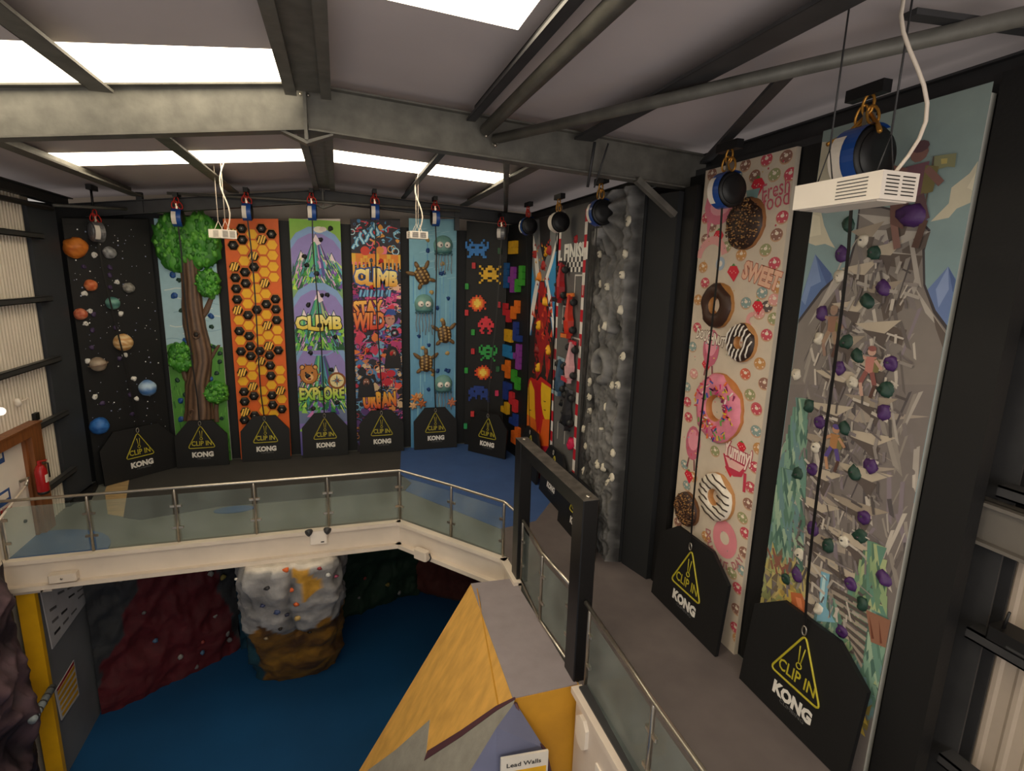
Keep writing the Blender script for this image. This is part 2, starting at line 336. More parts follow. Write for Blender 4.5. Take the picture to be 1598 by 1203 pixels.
G = 'roof purlins'
for (y0, y1, wd) in ((-3, 6.98, 'near the camera'), (7.26, 14.4, 'beyond the big rafter')):
    far = y0 > 0
    zsec('purlin', 'galvanised purlin on the left roof slope, %s' % wd, -2.35, .2, y0, y1, STEEL, group=G)
    zsec('purlin', 'grey purlin low on the left roof slope, %s' % wd, -4.3, .22, y0, y1, STEEL, group=G)
    zsec('purlin', 'slim purlin just right of the ridge, %s' % wd, 1.68, .1, y0, y1, DSTEEL, group=G)
    zsec('purlin', 'deep dark purlin on the right roof slope, %s' % wd, 3.3, .26 if not far else .2, y0, y1, DSTEEL if not far else STEEL, group=G)
    t = thing('ridge_purlin', 'paired ridge purlin with flat web running along the roof ridge, %s' % wd, 'roof beam', (RX, y0, 10.1), G)
    MB().box((-.5, y0, 10.04), (-.38, y1, 10.055)).box((-.39, y0, 10.055), (-.38, y1, 10.27)).build('channel', STEEL, t)
    MB().box((-.12, y0, 10.04), (-.01, y1, 10.055)).box((-.12, y0, 10.055), (-.11, y1, 10.27)).build('channel', STEEL, t)
    MB().box((-.38, y0, 10.1), (-.12, y1, 10.11)).build('web_plate', STEEL, t)
for P, Q, r, lb in (((1.83, 7.0, 9.92), (1.83, -2, 9.92), .075, 'fat galvanised tube running towards the camera beside the slim purlin'),
                    ((1.95, 7.0, 9.82), (4.35, 2.6, 9.86), .06, 'galvanised bracing tube slanting across the right roof slope'),
                    ((2.2, 7.3, 9.95), (4.3, 14.2, 9.84), .055, 'thin bracing tube slanting beyond the big rafter')):
    t = thing('brace_tube', lb, 'roof beam', P); MB().tube([P, Q], r, 12).build('tube', STEEL, t)
    d = (Vector(Q)-Vector(P)).normalized(); MB().obox(Vector(P)+d*.02, d*.06, (0, 0, .07), d.cross(Vector((0, 0, 1)))*.008).build('end_plate', STEEL, t)
    MB().lathe(Vector(P)+Vector((0, -.02, -.08)), (0, -1, 0), [(.02, 0), (.02, .02), (.005, .03)], 8).build('bolt', INOX, t)
mb = MB(); mb.obox((4.35, 5.45, 9.82), Vector((.72, 1.5, -.02)), Vector((.055, -.026, 0)), (0, 0, .02)); tag(mb.build('brace_strut', DSTEEL), 'flat grey strut from the eaves to the dark purlin', 'roof beam')
mb = MB(); mb.obox((4.5, 2.95, 9.93), Vector((.75, -.1, 0)), (0, .05, 0), (0, 0, .02)); tag(mb.build('brace_strut', DSTEEL), 'short dark strut in the upper right corner of the roof', 'roof beam')
mb = MB(); ibeam(mb, (5.15, -1, 9.82), (5.15, 7, 9.82), .22, .14); mb.box((4.98, 2.9, 9.62), (5.04, 7.0, 9.7)); tag(mb.build('eaves_beam', DSTEEL), 'dark eaves beam above the doughnut and mountain walls', 'roof beam')
mb = MB(); ibeam(mb, (5.1, 7.25, 9.75), (5.1, 14.4, 9.75), .2, .14); tag(mb.build('eaves_beam', DSTEEL), 'dark eaves beam above the volcano and racetrack walls', 'roof beam')
mb = MB(); ibeam(mb, (-5.5, 6, 9.5), (-5.5, 14.4, 9.42), .2, .2); mb.tube([(-5.55, 6, 9.2), (-5.4, 13.4, 9.2)], .05, 8); tag(mb.build('eaves_beam', DSTEEL), 'dark eaves beam above the white cladding at left', 'roof beam')
for x, lb in ((-4.2, 'dark stub post under the far rafter near the space wall'), (3.05, 'dark stub post under the far rafter near the sea wall')):
    tag(MB().box((x-.06, 14.5, 9.3), (x+.06, 14.62, 9.75)).build('stub_post', DSTEEL), lb, 'roof beam')
tag(MB().tube([(-3.6, 14.35, 9.75), (-.9, 14.35, 9.78), (3.1, 14.35, 9.78)], .03, 8).tube([(-4.4, 14.3, 9.35), (-5.3, 13.2, 9.25)], .03, 8).build('belay_rail', STEEL), 'thin steel rail above the far wall that the auto belays hang from', 'rail')
tag(MB().tube([(3.3, 6.9, 9.9), (3.3, 7.05, 9.35)], .02, 6).tube([(3.5, 6.9, 9.9), (3.4, 7.05, 9.35)], .012, 6).build('tie_rod', DSTEEL), 'thin tie rods hanging beside the knee of the big rafter', 'rod')

# ------------------------------------------------------------------ light fittings
def fitting(label, P, Q, w=.22, h=.17, drop=1.0, scale=1):
    P, Q = Vector(P), Vector(Q); t = thing('linear_light', label, 'light fitting', P); d = (Q-P).normalized(); n = Vector((d.y, -d.x, 0)); mid = (P+Q)/2; L_ = (Q-P).length/2
    MB().obox(mid, d*L_, n*(w/2), (0, 0, h/2)).build('housing', WHITE, t)
    MB().obox(mid-Vector((0, 0, h/2+.004)), d*(L_-.04), n*(w/2-.03), (0, 0, .004)).build('diffuser', mat('frosted_diffuser', '#d6ccc0', .4), t)
    v = MB()
    for s_ in (-1, 1):
        for i in range(6):
            z = -h*.32+h*.13*i
            for k in (-1, 1): v.obox(P-d*.003+n*(k*w*.22)+Vector((0, 0, z)), n*(w*.17), (0, 0, .003), d*.002)
            v.obox(P+d*(.22)+n*(s_*(w/2+.001))+Vector((0, 0, z)), d*.12, (0, 0, .003), n*.002)
    v.build('vent_slots', DSTEEL, t)['kind'] = 'stuff'
    for e in (P+d*.12, Q-d*.12):
        zt_ = zroof(e.x)-.005; a = e+n*.08+Vector((0, 0, h/2)); b = e-n*.08+Vector((0, 0, h/2)); c_ = e+Vector((0, 0, h/2+.17*scale))
        MB().tube([a, c_, b], .006, 5).tube([c_, (c_.x, c_.y, zt_)], .007, 5).build('suspension_wire', DSTEEL if scale > 1.2 else CREAM, t)
    c0 = P+d*.05+Vector((0, 0, h/2)); zt_ = zroof(c0.x)-.01; pts = []
    for i in range(13):
        f = i/12; pts.append((c0.x+.09*sin(f*6.5)*scale*.8, c0.y-.05*sin(f*5)*scale, c0.z+(zt_-c0.z)*f))
    MB().tube(pts, .013, 6).build('power_cable', CREAM, t)
fitting('big white slotted light fitting hanging before the mountain wall', (3.57, 2.78, 8.77), (3.57, 3.5, 8.77), .33, .18, scale=1.5)
fitting('small white light fitting hanging between the tree and honeycomb walls', (-2.0, 11.9, 8.78), (-2.3, 12.35, 8.8), .3, .16)
fitting('small white light fitting hanging before the sea life wall', (1.68, 11.9, 8.95), (1.66, 12.4, 8.97), .38, .15)
# ------------------------------------------------------------------ climbing panels
TXT = {}
def text_polys(s, bold=0.0):
    k = (s, bold)
    if k in TXT: return TXT[k]
    c = bpy.data.curves.new('t', 'FONT'); c.body = s; c.resolution_u = 2; c.offset = bold; c.align_x = 'CENTER'; c.align_y = 'CENTER'
    o = bpy.data.objects.new('t', c); COL.objects.link(o); bpy.context.view_layer.update()
    me = bpy.data.meshes.new_from_object(o.evaluated_get(bpy.context.evaluated_depsgraph_get()))
    vs = [(v.co.x, v.co.y) for v in me.vertices]; fs = [tuple(p.vertices) for p in me.polygons]
    bpy.data.objects.remove(o); bpy.data.curves.remove(c); bpy.data.meshes.remove(me)
    xs = [v[0] for v in vs]; ys = [v[1] for v in vs]; cx_, cy_ = (min(xs)+max(xs))/2, (min(ys)+max(ys))/2
    if bold == 0: w, h = max(xs)-min(xs), max(ys)-min(ys)
    else:
        _, _, w, h = text_polys(s, 0)
    TXT[k] = ([(x-cx_, y-cy_) for x, y in vs], fs, w, h); return TXT[k]
class Panel:
    """vertical board; u metres along the wall, v metres up, n metres out of it"""
    def __init__(s, label, P0, P1, zt, group='climbing walls on the deck', thick=.06, board=None, zb=DZ, name='climbing_wall'):
        s.P = Vector((*P0, zb)); d = Vector((*P1, zb))-s.P; s.W = d.length; s.U = d.normalized(); s.N = Vector((s.U.y, -s.U.x, 0))
        s.H = zt[0]-zb; s.zt = zt
        s.root = thing(name, label, 'climbing wall', s.P, group); s.k = 0; s.art = MB()
        Q = s.P+d
        b = MB(); b.prism([s.P, Q, (Q.x, Q.y, zt[1]), (s.P.x, s.P.y, zt[0])], -s.N*thick)
        b.build('board', board or CREAM, s.root)
    def uv(s, px, py, n=0):
        r = ray(px, py); t = (s.P+s.N*n-CAM).dot(s.N)/r.dot(s.N); q = CAM+r*t-s.P; return q.dot(s.U), q.z
    def at(s, u, v, n=0): return s.P+s.U*u+Vector((0, 0, v))+s.N*n
    def clip(s, pts):
        # clip a polygon to the board rectangle
        def cl(P, f, g):
            out = []
            for i in range(len(P)):
                a, b = P[i], P[(i+1) % len(P)]; fa, fb = f(a), f(b)
                if fa >= 0: out.append(a)
                if (fa < 0) != (fb < 0):
                    t = fa/(fa-fb); out.append((a[0]+(b[0]-a[0])*t, a[1]+(b[1]-a[1])*t))
            return out
        top = lambda p: (s.zt[0]+(s.zt[1]-s.zt[0])*p[0]/s.W-s.P.z-.004)-p[1]
        for f in (lambda p: p[0]-.004, lambda p: s.W-.004-p[0], lambda p: p[1]-.01, top):
            if not pts: break
            pts = cl(pts, f, None)
        return pts
    def poly(s, pts, col, px=False):
        if px: pts = [s.uv(*p) for p in pts]
        pts = s.clip(pts); s.k += 1
        if len(pts) < 3: return
        # ngons may be concave: they are triangulated by blender
        s.art.add([s.at(u, v, .002+s.k*1.2e-5) for u, v in pts], [list(range(len(pts)))], lin(col) if isinstance(col, str) else col)
    def disc(s, c, r, col, px=True, ry=None, n=14, a0=0):
        u, v = s.uv(*c) if px else c; ry = ry or r
        s.poly([(u+r*cos(a0+2*pi*i/n), v+ry*sin(a0+2*pi*i/n)) for i in range(n)], col)
    def ring(s, c, r0, r1, col, px=True, n=14, a0=0, a1=2*pi):
        u, v = s.uv(*c) if px else c; s.k += 1
        for i in range(n):
            a, b = a0+(a1-a0)*i/n, a0+(a1-a0)*(i+1)/n; s.k -= 1
            s.poly([(u+r0*cos(a), v+r0*sin(a)), (u+r1*cos(a), v+r1*sin(a)), (u+r1*cos(b), v+r1*sin(b)), (u+r0*cos(b), v+r0*sin(b))], col)
    def line(s, a, b, w, col, px=True):
        if px: a, b = s.uv(*a), s.uv(*b)
        d = hypot(b[0]-a[0], b[1]-a[1]) or 1; nx, ny = -(b[1]-a[1])/d*w/2, (b[0]-a[0])/d*w/2
        s.poly([(a[0]+nx, a[1]+ny), (a[0]-nx, a[1]-ny), (b[0]-nx, b[1]-ny), (b[0]+nx, b[1]+ny)], col)
    def rect(s, u0, v0, u1, v1, col): s.poly([(u0, v0), (u1, v0), (u1, v1), (u0, v1)], col)
    def text(s, t, c, w, h, col, px=True, rot=0, bold=0, out=None, ow=.05, wave=0, shear=0):
        u0, v0 = s.uv(*c) if px else c
        if out: s.text(t, (u0, v0), w, h, out, False, rot, bold+ow, None, 0, wave, shear)
        vs, fs, tw, th = text_polys(t, bold); s.k += 1; P_ = []
        for x, y in vs:
            X = x/tw*w; Y = y/th*h*(1+wave*cos(x/tw*pi*3)); X += shear*Y; P_.append((u0+X*cos(rot)-Y*sin(rot), v0+X*sin(rot)+Y*cos(rot)))
        if isinstance(col, list):
            c1, c2 = lin(col[0]), lin(col[1]); cols = []
            for f in fs: cols.append(tuple(tuple(c1[j]+(c2[j]-c1[j])*min(1, max(0, vs[i][1]/th+.5)) for j in range(3)) for i in f))
            o = len(s.art.v); s.art.v += [tuple(s.at(u, v, .002+s.k*1.2e-5)) for u, v in P_]
            for f, c_ in zip(fs, cols): s.art.f.append([o+i for i in f]); s.art.c.append(c_); s.art.sm.append(False)
        else: s.art.add([s.at(u, v, .002+s.k*1.2e-5) for u, v in P_], fs, lin(col))
    def grad(s, u0, v0, u1, v1, c0, c1, n=1):
        """vertical colour gradient printed on the board"""
        a, b = lin(c0), lin(c1); s.k += 1
        s.art.add([s.at(u0, v0, .002+s.k*1.2e-5), s.at(u1, v0, .002+s.k*1.2e-5), s.at(u1, v1, .002+s.k*1.2e-5), s.at(u0, v1, .002+s.k*1.2e-5)], [(0, 1, 2, 3)], (a, a, b, b))
    def finish(s, name='printed_artwork'):
        if s.art.f: s.art.build(name, PAINT, s.root)
    def hold(s, px, py, r, col, kind=None, ry=None, d=None, px_=True, name='climbing_hold', n0=0):
        u, v = s.uv(px, py, .03) if px_ else (px, py); kind = kind if kind is not None else random.randrange(5)
        key = (kind, col)
        if key not in HOLDS:
            mb = MB(); mb.blob((0, 0, 0), 1, 1, 1, seed=kind*2.3+1, amp=.28, n=10, col=lin(col), fr=1.1, half=True)
            if kind != 9: mb.lathe((0, 0, .55), (0, 0, 1), [(.16, 0), (.16, .42), (.1, .44)], 6, col=(.05, .05, .05))
            me_o = mb.build('hold_source', SOFT); HOLDS[key] = me_o.data; bpy.data.objects.remove(me_o)
        o = bpy.data.objects.new(name, HOLDS[key]); COL.objects.link(o); o.parent = s.root
        R = Matrix((s.U, Vector((0, 0, 1)), s.N)).transposed(); a = random.uniform(-.6, .6)
        o.rotation_euler = (R @ Matrix.Rotation(a, 3, 'Z')).to_euler(); o.location = s.at(u, v, -.004+n0)-s.P
        o.scale = (r, ry or r, d or r*.9)
        return o
HOLDS = {}
def crop(ox, oy, k): return lambda x, y: (ox+x/k, oy+y/k)
def heightfield(P0, U, Wd, z0, z1, N, disp, colf, nu, nv, mb=None):
    mb = mb or MB(); vs = []; cs = []
    for j in range(nv+1):
        for i in range(nu+1):
            u, v = Wd*i/nu, z0+(z1-z0)*j/nv; p = P0+U*u+Vector((0, 0, v-P0.z)); d = disp(u, v); vs.append(p+N*d); cs.append(colf(u, v, d))
    o = len(mb.v); mb.v += [tuple(v) for v in vs]
    for j in range(nv):
        for i in range(nu):
            f = (j*(nu+1)+i, j*(nu+1)+i+1, (j+1)*(nu+1)+i+1, (j+1)*(nu+1)+i); mb.f.append([o+k for k in f]); mb.c.append(tuple(cs[k] for k in f)); mb.sm.append(True)
    return mb
def fb(p, s=1, o=3): return noise.fractal(Vector(p)*s, 1, 2.1, o)
def rid(x, y, z=0):  return 1-abs(noise.noise(Vector((x, y, z))))*2
TOP = lambda x: 9.23+(x+4)*.056

# ---- space wall
pa = Panel('black space wall covered with planets and stars', (-5.40, 13.76), (-4.16, 14.84), (9.05, 9.2), board=BLACK)
rs = random.Random(3)
for i in range(150):
    u, v = rs.uniform(.05, pa.W-.05), rs.uniform(.4, 5.8); r = rs.choice([.006, .008, .01, .016]); pa.disc((u, v), r, rs.choice(['#ffffff', '#c9cfe8', '#9aa4c8']), False, n=5)
pa.finish('printed_stars')
def planet(cx, cy, rpx, cols, bands=0, bump=.03, label=None, ring=False, squash=1):
    u, v = pa.uv(cx, cy); v2 = pa.uv(cx, cy-rpx)[1]; r = (v2-v)*.86; c = pa.at(u, v, r*.2); mb = MB(); n, m_ = 20, 14; vs = []; cc = []
    for i in range(m_+1):
        th = pi*i/m_
        for k in range(n):
            ph = 2*pi*k/n; q = Vector((sin(th)*cos(ph), sin(th)*sin(ph), cos(th)))
            d = 1+bump*2*fb(q*1.6+Vector((cx, cy, 0))); vs.append(c+Vector((q.x, q.y, q.z*squash))*(r*d))
            t = .5+.5*sin((q.z+.15*fb(q*2))*bands) if bands else min(1, max(0, .5+fb(q*2.2+Vector((cy, 0, 0)))))
            a, b = lin(cols[0]), lin(cols[1]); cc.append(tuple(a[j]+(b[j]-a[j])*t for j in range(3)))
    for i in range(m_):
        for k in range(n):
            f = (i*n+k, (i+1)*n+k, (i+1)*n+(k+1) % n, i*n+(k+1) % n); mb.f.append(list(f)); mb.c.append(tuple(cc[q] for q in f)); mb.sm.append(True)
    mb.v = [tuple(p) for p in vs]; o = mb.build('planet_hold', SOFT, pa.root, label)
    if ring:
        rg = MB(); pts = [c+pa.U*(r*1.15*cos(a))+pa.N*(r*1.15*sin(a))+Vector((0, 0, r*.22*cos(a))) for a in [2*pi*i/20 for i in range(21)]]; rg.tube(pts, r*.06, 5, col=lin('#8a7262')); rg.build('planet_ring', SOFT, o)
for a in [(116, 386, 18.5, ('#c25f1c', '#e58a35'), 0, .09, 'big lumpy orange planet'), (170, 394, 11, ('#6d6e70', '#b8b9ba'), 0, .05, 'grey cratered moon'), (141, 445, 10.5, ('#c4572a', '#e08a58'), 0, .04, 'small orange planet'),
          (200, 449, 9.5, ('#6f6c66', '#a9a69e'), 0, .06, 'small grey moon'), (175, 473, 11.5, ('#3e6e6a', '#7fb3a4'), 5, .03, 'teal green planet'), (125, 490, 10.5, ('#b8472a', '#d98a68'), 0, .04, 'small red planet'),
          (191, 534, 15.5, ('#c98f4e', '#ecd0a0'), 11, .02, 'tan planet with bands'), (152, 568, 13, ('#8d7a68', '#b7a590'), 6, .02, 'beige ringed planet'), (229, 605, 14.5, ('#4a7ec2', '#b8d2ea'), 4, .03, 'pale blue planet with clouds'), (154, 664, 15, ('#1d56a8', '#3f80cc'), 0, .04, 'bright blue planet')]:
    planet(*a, ring='ringed' in a[-1])
for x, y in ((149, 398), (133, 458), (183, 440), (141, 485), (134, 505), (189, 490), (196, 554), (137, 564), (210, 591), (149, 619), (214, 623)): pa.hold(x, y, .055, '#e9e6df')
for x, y in ((172, 417), (172, 429), (131, 416), (172, 448), (181, 512), (144, 543), (145, 515), (187, 560), (204, 616), (161, 630), (207, 646), (147, 490)): pa.hold(x, y, .05, '#46355a')

# ---- tree wall
pb = Panel('tree wall with a moulded trunk and green foliage on sky and grass', (-4.06, 14.9), (-2.83, 14.9), (TOP(-4.06), TOP(-2.83)), board=mat('white_board_edge', '#cfd4cf', .6))
def sky_line(u): return 3.05+.06*sin(u*9)
pb.grad(0, 3.0, pb.W, 6.03, '#a9c9d6', '#93bccb')
for i in range(26):
    v = 3.2+i*.11; u0 = (i*.37) % 1.0; pts = [(u0+j*.12, v+.03*sin(j*1.3+i)) for j in range(5)]
    for a, b in zip(pts, pts[1:]): pb.line(a, b, .022, '#d9e3df' if i % 2 else '#8fb3c6', False)
pb.poly([(0, 0)]+[(pb.W, 0)]+[(pb.W*(1-j/12), sky_line(pb.W*(1-j/12))) for j in range(13)], '#4f8f35')
for i in range(120):
    u, v = rs.uniform(0, pb.W), rs.uniform(.1, 2.9); pb.line((u, v), (u+rs.uniform(-.03, .03), v+rs.uniform(.08, .2)), .02, rs.choice(['#3d7a2a', '#67a843', '#5b9b3c', '#2f6a28']), False)
pb.finish()
def limb(path, name, seed=0, col=('#3f2c22', '#7b5f49')):
    P_ = [(pb.uv(x, y), r) for x, y, r in path]; pts = []
    for (a, ra), (b, rb) in zip(P_, P_[1:]):
        for j in range(6): f = j/6; pts.append((a[0]+(b[0]-a[0])*f, a[1]+(b[1]-a[1])*f, ra+(rb-ra)*f))
    pts.append((*P_[-1][0], P_[-1][1])); mb = MB(); n = 22; vs = []; cc = []; a_, b_ = lin(col[0]), lin(col[1])
    for i, (u, v, r) in enumerate(pts):
        for k in range(n+1):
            ph = pi*k/n; g = .5+.5*sin(ph*13+1.4*sin(v*1.7+seed)+2*fb((u, v*.6, k*.1))); rr_ = r*(1+.09*g+.1*fb((v*1.5, k*.25, seed)))
            vs.append(pb.at(u-cos(ph)*rr_, v, sin(ph)*rr_*.7)); cc.append(tuple(a_[j]+(b_[j]-a_[j])*g for j in range(3)))
    mb.v = [tuple(p) for p in vs]
    for i in range(len(pts)-1):
        for k in range(n):
            f = (i*(n+1)+k, i*(n+1)+k+1, (i+1)*(n+1)+k+1, (i+1)*(n+1)+k); mb.f.append(list(f)); mb.c.append(tuple(cc[q] for q in f)); mb.sm.append(True)
    return mb.build(name, SOFT, pb.root)
limb([(310, 654, .33), (311, 640, .30), (309, 600, .27), (314, 565, .24), (312, 545, .25), (305, 510, .23), (301, 480, .22), (299, 440, .20), (296, 410, .20), (293, 385, .24)], 'trunk')
limb([(310, 502, .08), (321, 487, .075), (331, 462, .055)], 'branch'); limb([(317, 578, .07), (328, 560, .06), (342, 538, .035)], 'branch')
limb([(300, 605, .08), (290, 590, .06), (284, 572, .05)], 'branch'); limb([(290, 420, .07), (276, 408, .06), (268, 398, .05)], 'branch'); limb([(338, 658, .06), (337, 640, .055), (338, 625, .05)], 'branch')
def foliage(c, rx, ry, seed, lobes=9):
    u, v = pb.uv(*c); mb = MB(); q = random.Random(seed)
    for i in range(lobes):
        a = 2*pi*i/lobes; f = .0 if i == 0 else .58; g = lin(q.choice(['#3f8a2c', '#4f9a34', '#5fa83c', '#377a28']))
        mb.blob(pb.at(u+rx*f*cos(a), v+ry*f*sin(a), .04), rx*.52, .16, ry*.52, seed+i, .22, 14, g, 2.6)
    for i in range(lobes*5):
        a, f = q.uniform(0, 2*pi), q.random()**.5*.92; mb.blob(pb.at(u+rx*f*cos(a), v+ry*f*sin(a), .13), rx*.14, .09, ry*.14, i, .3, 8, lin(q.choice(['#357a26', '#6ab344', '#58a038', '#2e6a22'])), 2)
    mb.build('foliage', SOFT, pb.root)
foliage((273, 378), .40, .62, 1, 11); foliage((313, 376), .46, .6, 2, 12); foliage((326, 442), .27, .32, 3); foliage((284, 557), .28, .34, 4); foliage((338, 612), .3, .26, 5)
for x, y in ((309, 521), (303, 642)):
    u, v = pb.uv(x, y); mb = MB(); c = pb.at(u, v, .2)
    mb.tube([c+pb.U*(.07*cos(a))+Vector((0, 0, .09*sin(a))) for a in [2*pi*i/14 for i in range(15)]], .022, 6, lin('#5a4232')); mb.lathe(c-pb.N*.01, pb.N, [(.05, 0), (.045, .012), (.01, .005)], 10, lin('#1c120d')); mb.build('knot_hole', SOFT, pb.root)
for x, y in ((269, 428), (272, 462), (290, 531), (329, 494), (281, 626), (283, 655), (328, 592), (284, 558)): pb.hold(x, y, .07, '#1f4f92')
for x, y in ((322, 416), (279, 437), (283, 485), (330, 510), (332, 541), (276, 593), (338, 583), (343, 565), (288, 616), (345, 653), (343, 552)): pb.hold(x, y, .055, '#123a2c')

# ---- honeycomb wall
ph_ = Panel('orange honeycomb wall with black and bee-striped hexagons', (-2.61, 14.9), (-1.38, 14.9), (TOP(-2.61), TOP(-1.38)), board=mat('orange_board', '#cf5a14', .55))
K = crop(340, 320, 2.867)
ph_.rect(0, 0, ph_.W, 6.3, '#e0621a')
def hexpts(u, v, r): return [(u+r*cos(pi/3*i), v+r*sin(pi/3*i)) for i in range(6)]
YH = [(152, 130), (157, 178), (113, 200), (201, 200), (242, 178), (118, 250), (205, 250), (245, 225), (167, 325), (209, 300), (248, 275), (251, 323), (130, 395), (172, 373), (214, 397), (134, 442), (174, 417), (95, 515), (138, 538), (180, 515), (218, 490), (184, 558), (225, 582), (266, 558), (101, 605), (188, 605), (268, 603), (108, 698), (151, 720), (278, 738), (155, 763), (198, 740), (113, 788), (280, 780), (240, 805), (200, 830), (286, 868), (205, 875), (208, 918), (250, 935)]
BH = [(107, 105), (195, 105), (240, 130), (110, 155), (69, 180), (162, 277), (122, 300), (79, 325), (125, 350), (83, 374), (87, 422), (258, 420), (217, 443), (175, 468), (260, 466), (135, 492), (263, 514), (97, 563), (141, 585), (145, 631), (104, 654), (188, 652), (271, 649), (148, 675), (232, 672), (235, 717), (238, 763), (118, 834), (121, 878), (162, 853), (243, 850), (246, 893), (287, 912), (165, 940), (120, 960)]
SH = [(66, 128), (197, 155), (160, 229), (76, 276), (210, 349), (90, 469), (222, 538), (229, 629), (192, 697), (110, 747), (157, 810), (281, 828), (124, 923)]
for x, y in YH+BH+SH:
    u, v = ph_.uv(*K(x, y)); ph_.poly(hexpts(u, v, .152), '#c8500e'); ph_.poly(hexpts(u, v, .138), '#e2820f')
for x, y in YH:
    u, v = ph_.uv(*K(x, y)); ph_.poly(hexpts(u, v, .122), '#f2b61c')
ph_.finish()
def hexhold(x, y, kind):
    u, v = ph_.uv(*K(x, y)); mb = MB(); P_ = hexpts(0, 0, 1); blk = lin('#17120e'); yl = lin('#f5c04a'); r = .125
    ring = lambda s_, n: [ph_.at(u+a*r*s_, v+b*r*s_, n) for a, b in P_]
    vs = ring(1, 0)+ring(.96, .05)+ring(.62, .075)+ring(.5, .055); fs = []
    for L_ in range(3): fs += [(L_*6+i, L_*6+(i+1) % 6, (L_+1)*6+(i+1) % 6, (L_+1)*6+i) for i in range(6)]
    fs.append((18, 19, 20, 21, 22, 23)); mb.add(vs, fs, blk)
    if kind:
        for j in (-1, 0, 1):
            c = ph_.at(u+j*.06, v, .07); d = (ph_.U*.35+Vector((0, 0, 1))).normalized(); mb.obox(c, d*(.09 if j else .115), ph_.U*.02, ph_.N*.012, yl)
    else: mb.lathe(ph_.at(u, v, .055), ph_.N, [(.02, 0), (.02, .01), (.005, .012)], 6, lin('#b8b0a4'))
    mb.build('bee_striped_hold' if kind else 'hexagon_hold', SOFT, ph_.root)
for x, y in BH: hexhold(x, y, 0)
for x, y in SH: hexhold(x, y, 1)

# ---- printed mountain wall (far)
pc = Panel('printed wall of bright cartoon mountains reading CLIMB and EXPLORE', (-1.13, 14.9), (.09, 14.9), (TOP(-1.13), TOP(.09)))
w = pc.W
pc.grad(0, 0, w, 6.2, '#6a6ab0', '#8cc04a'); pc.grad(0, 5.55, w, 6.2, '#8fae4c', '#8cc846')
K = crop(340, 320, 2.867)
def scene_mtn(vb, vt, sd):
    q = random.Random(sd); h = vt-vb
    pc.disc((w/2, vb+h*.45), w*.62, '#86a8d8', False, ry=h*.62); pc.disc((w/2, vb+h*.4), w*.56, '#9486c8', False, ry=h*.55)
    for cx_, pk, hw in ((.2, .62, .3), (.8, .6, .32), (.5, .93, .42)):
        c = cx_*w; top_ = vb+h*pk
        pc.poly([(c-hw*w-.02, vb), (c, top_+.03), (c+hw*w+.02, vb)], '#20304a'); pc.poly([(c-hw*w, vb), (c, top_), (c+hw*w, vb)], '#3f9a8a')
        pc.poly([(c, top_), (c+hw*w, vb), (c+hw*w*.3, vb)], '#5a4f9a'); pc.poly([(c-.02, top_), (c-hw*w*.5, vb+h*.1), (c-hw*w*.1, vb+h*.15)], '#66c06a')
        for j in range(8):
            a = q.uniform(-.8, .8); v0 = vb+h*q.uniform(.05, .35); pc.poly([(c+a*.1, top_-h*.12), (c+a*hw*w*.8, v0), (c+a*hw*w*.8+.05, v0+.03)], q.choice(['#a8dca0', '#b06ac0', '#5ab8c8', '#c9e87a', '#4a3f88', '#2c7c50', '#e0a8d8']))
        pc.poly([(c, top_), (c-hw*w*.22, top_-h*.17), (c-.03, top_-h*.13), (c+.02, top_-h*.2), (c+hw*w*.24, top_-h*.16)], '#f3dfe8')
    for j in range(9):
        c = w*(j+.3)/9+q.uniform(-.03, .03); hh = h*q.uniform(.22, .5)
        for k in range(3): pc.poly([(c-.09+.02*k, vb+hh*.28*k-.1), (c, vb+hh*(.5+.25*k)), (c+.09-.02*k, vb+hh*.28*k-.1)], '#1f5a34' if (j+k) % 3 else '#6fbf4a')
    for j in range(170):
        u, v = q.uniform(0, w), vb+h*q.uniform(0, .62) if q.random() < .5 else vb+h*q.uniform(0, .4)
        if v > vb+h*(.95-abs(u-w/2)*1.1): continue
        s_ = 1 if u > w/2 else -1; L_ = q.uniform(.08, .24); pc.line((u, v), (u+s_*L_*.45, v-L_), q.uniform(.012, .028), q.choice(['#1c4a44', '#57b87a', '#9ad86a', '#5a4a98', '#c088c8', '#68c0c8', '#e8c8e0', '#2a2f5a', '#3a8a5a', '#d8e87a', '#2c6a6a']), False)
    for j in range(26):
        u, v = q.uniform(0, w), vb+q.uniform(-.1, h*.3); pc.poly([(u-.06, v), (u+.05, v-.02), (u+.02+q.uniform(-.04, .04), v+.14)], q.choice(['#3f9a3c', '#8fd04a', '#2b6e3e', '#c6e65a', '#5a8fd0', '#7a4fb0']))
scene_mtn(4.55, 5.95, 1); scene_mtn(1.35, 3.2, 3); scene_mtn(2.98, 4.55, 2)
pc.grad(0, .0, w, .9, '#5f5ab0', '#8b79c8')
for j in range(40):
    u, v = rs.uniform(0, w), rs.uniform(.1, 1.3); pc.poly([(u-.08, v), (u+.08, v-.02), (u+rs.uniform(-.1, .1), v+.2)], rs.choice(['#4fa052', '#a0d860', '#e08acc', '#6fc0d8', '#5040a0', '#2c7c50', '#f0d060']))
pc.text('CLIMB', K(452, 527), 1.1, .34, ['#e7c93a', '#fff3a0'], bold=.05, out='#1c2f1c', ow=.06, wave=.12)
pc.text('EXPLORE', K(467, 842), 1.12, .32, ['#8fce3a', '#f2e27a'], bold=.045, out='#1c2f1c', ow=.05, wave=.1)
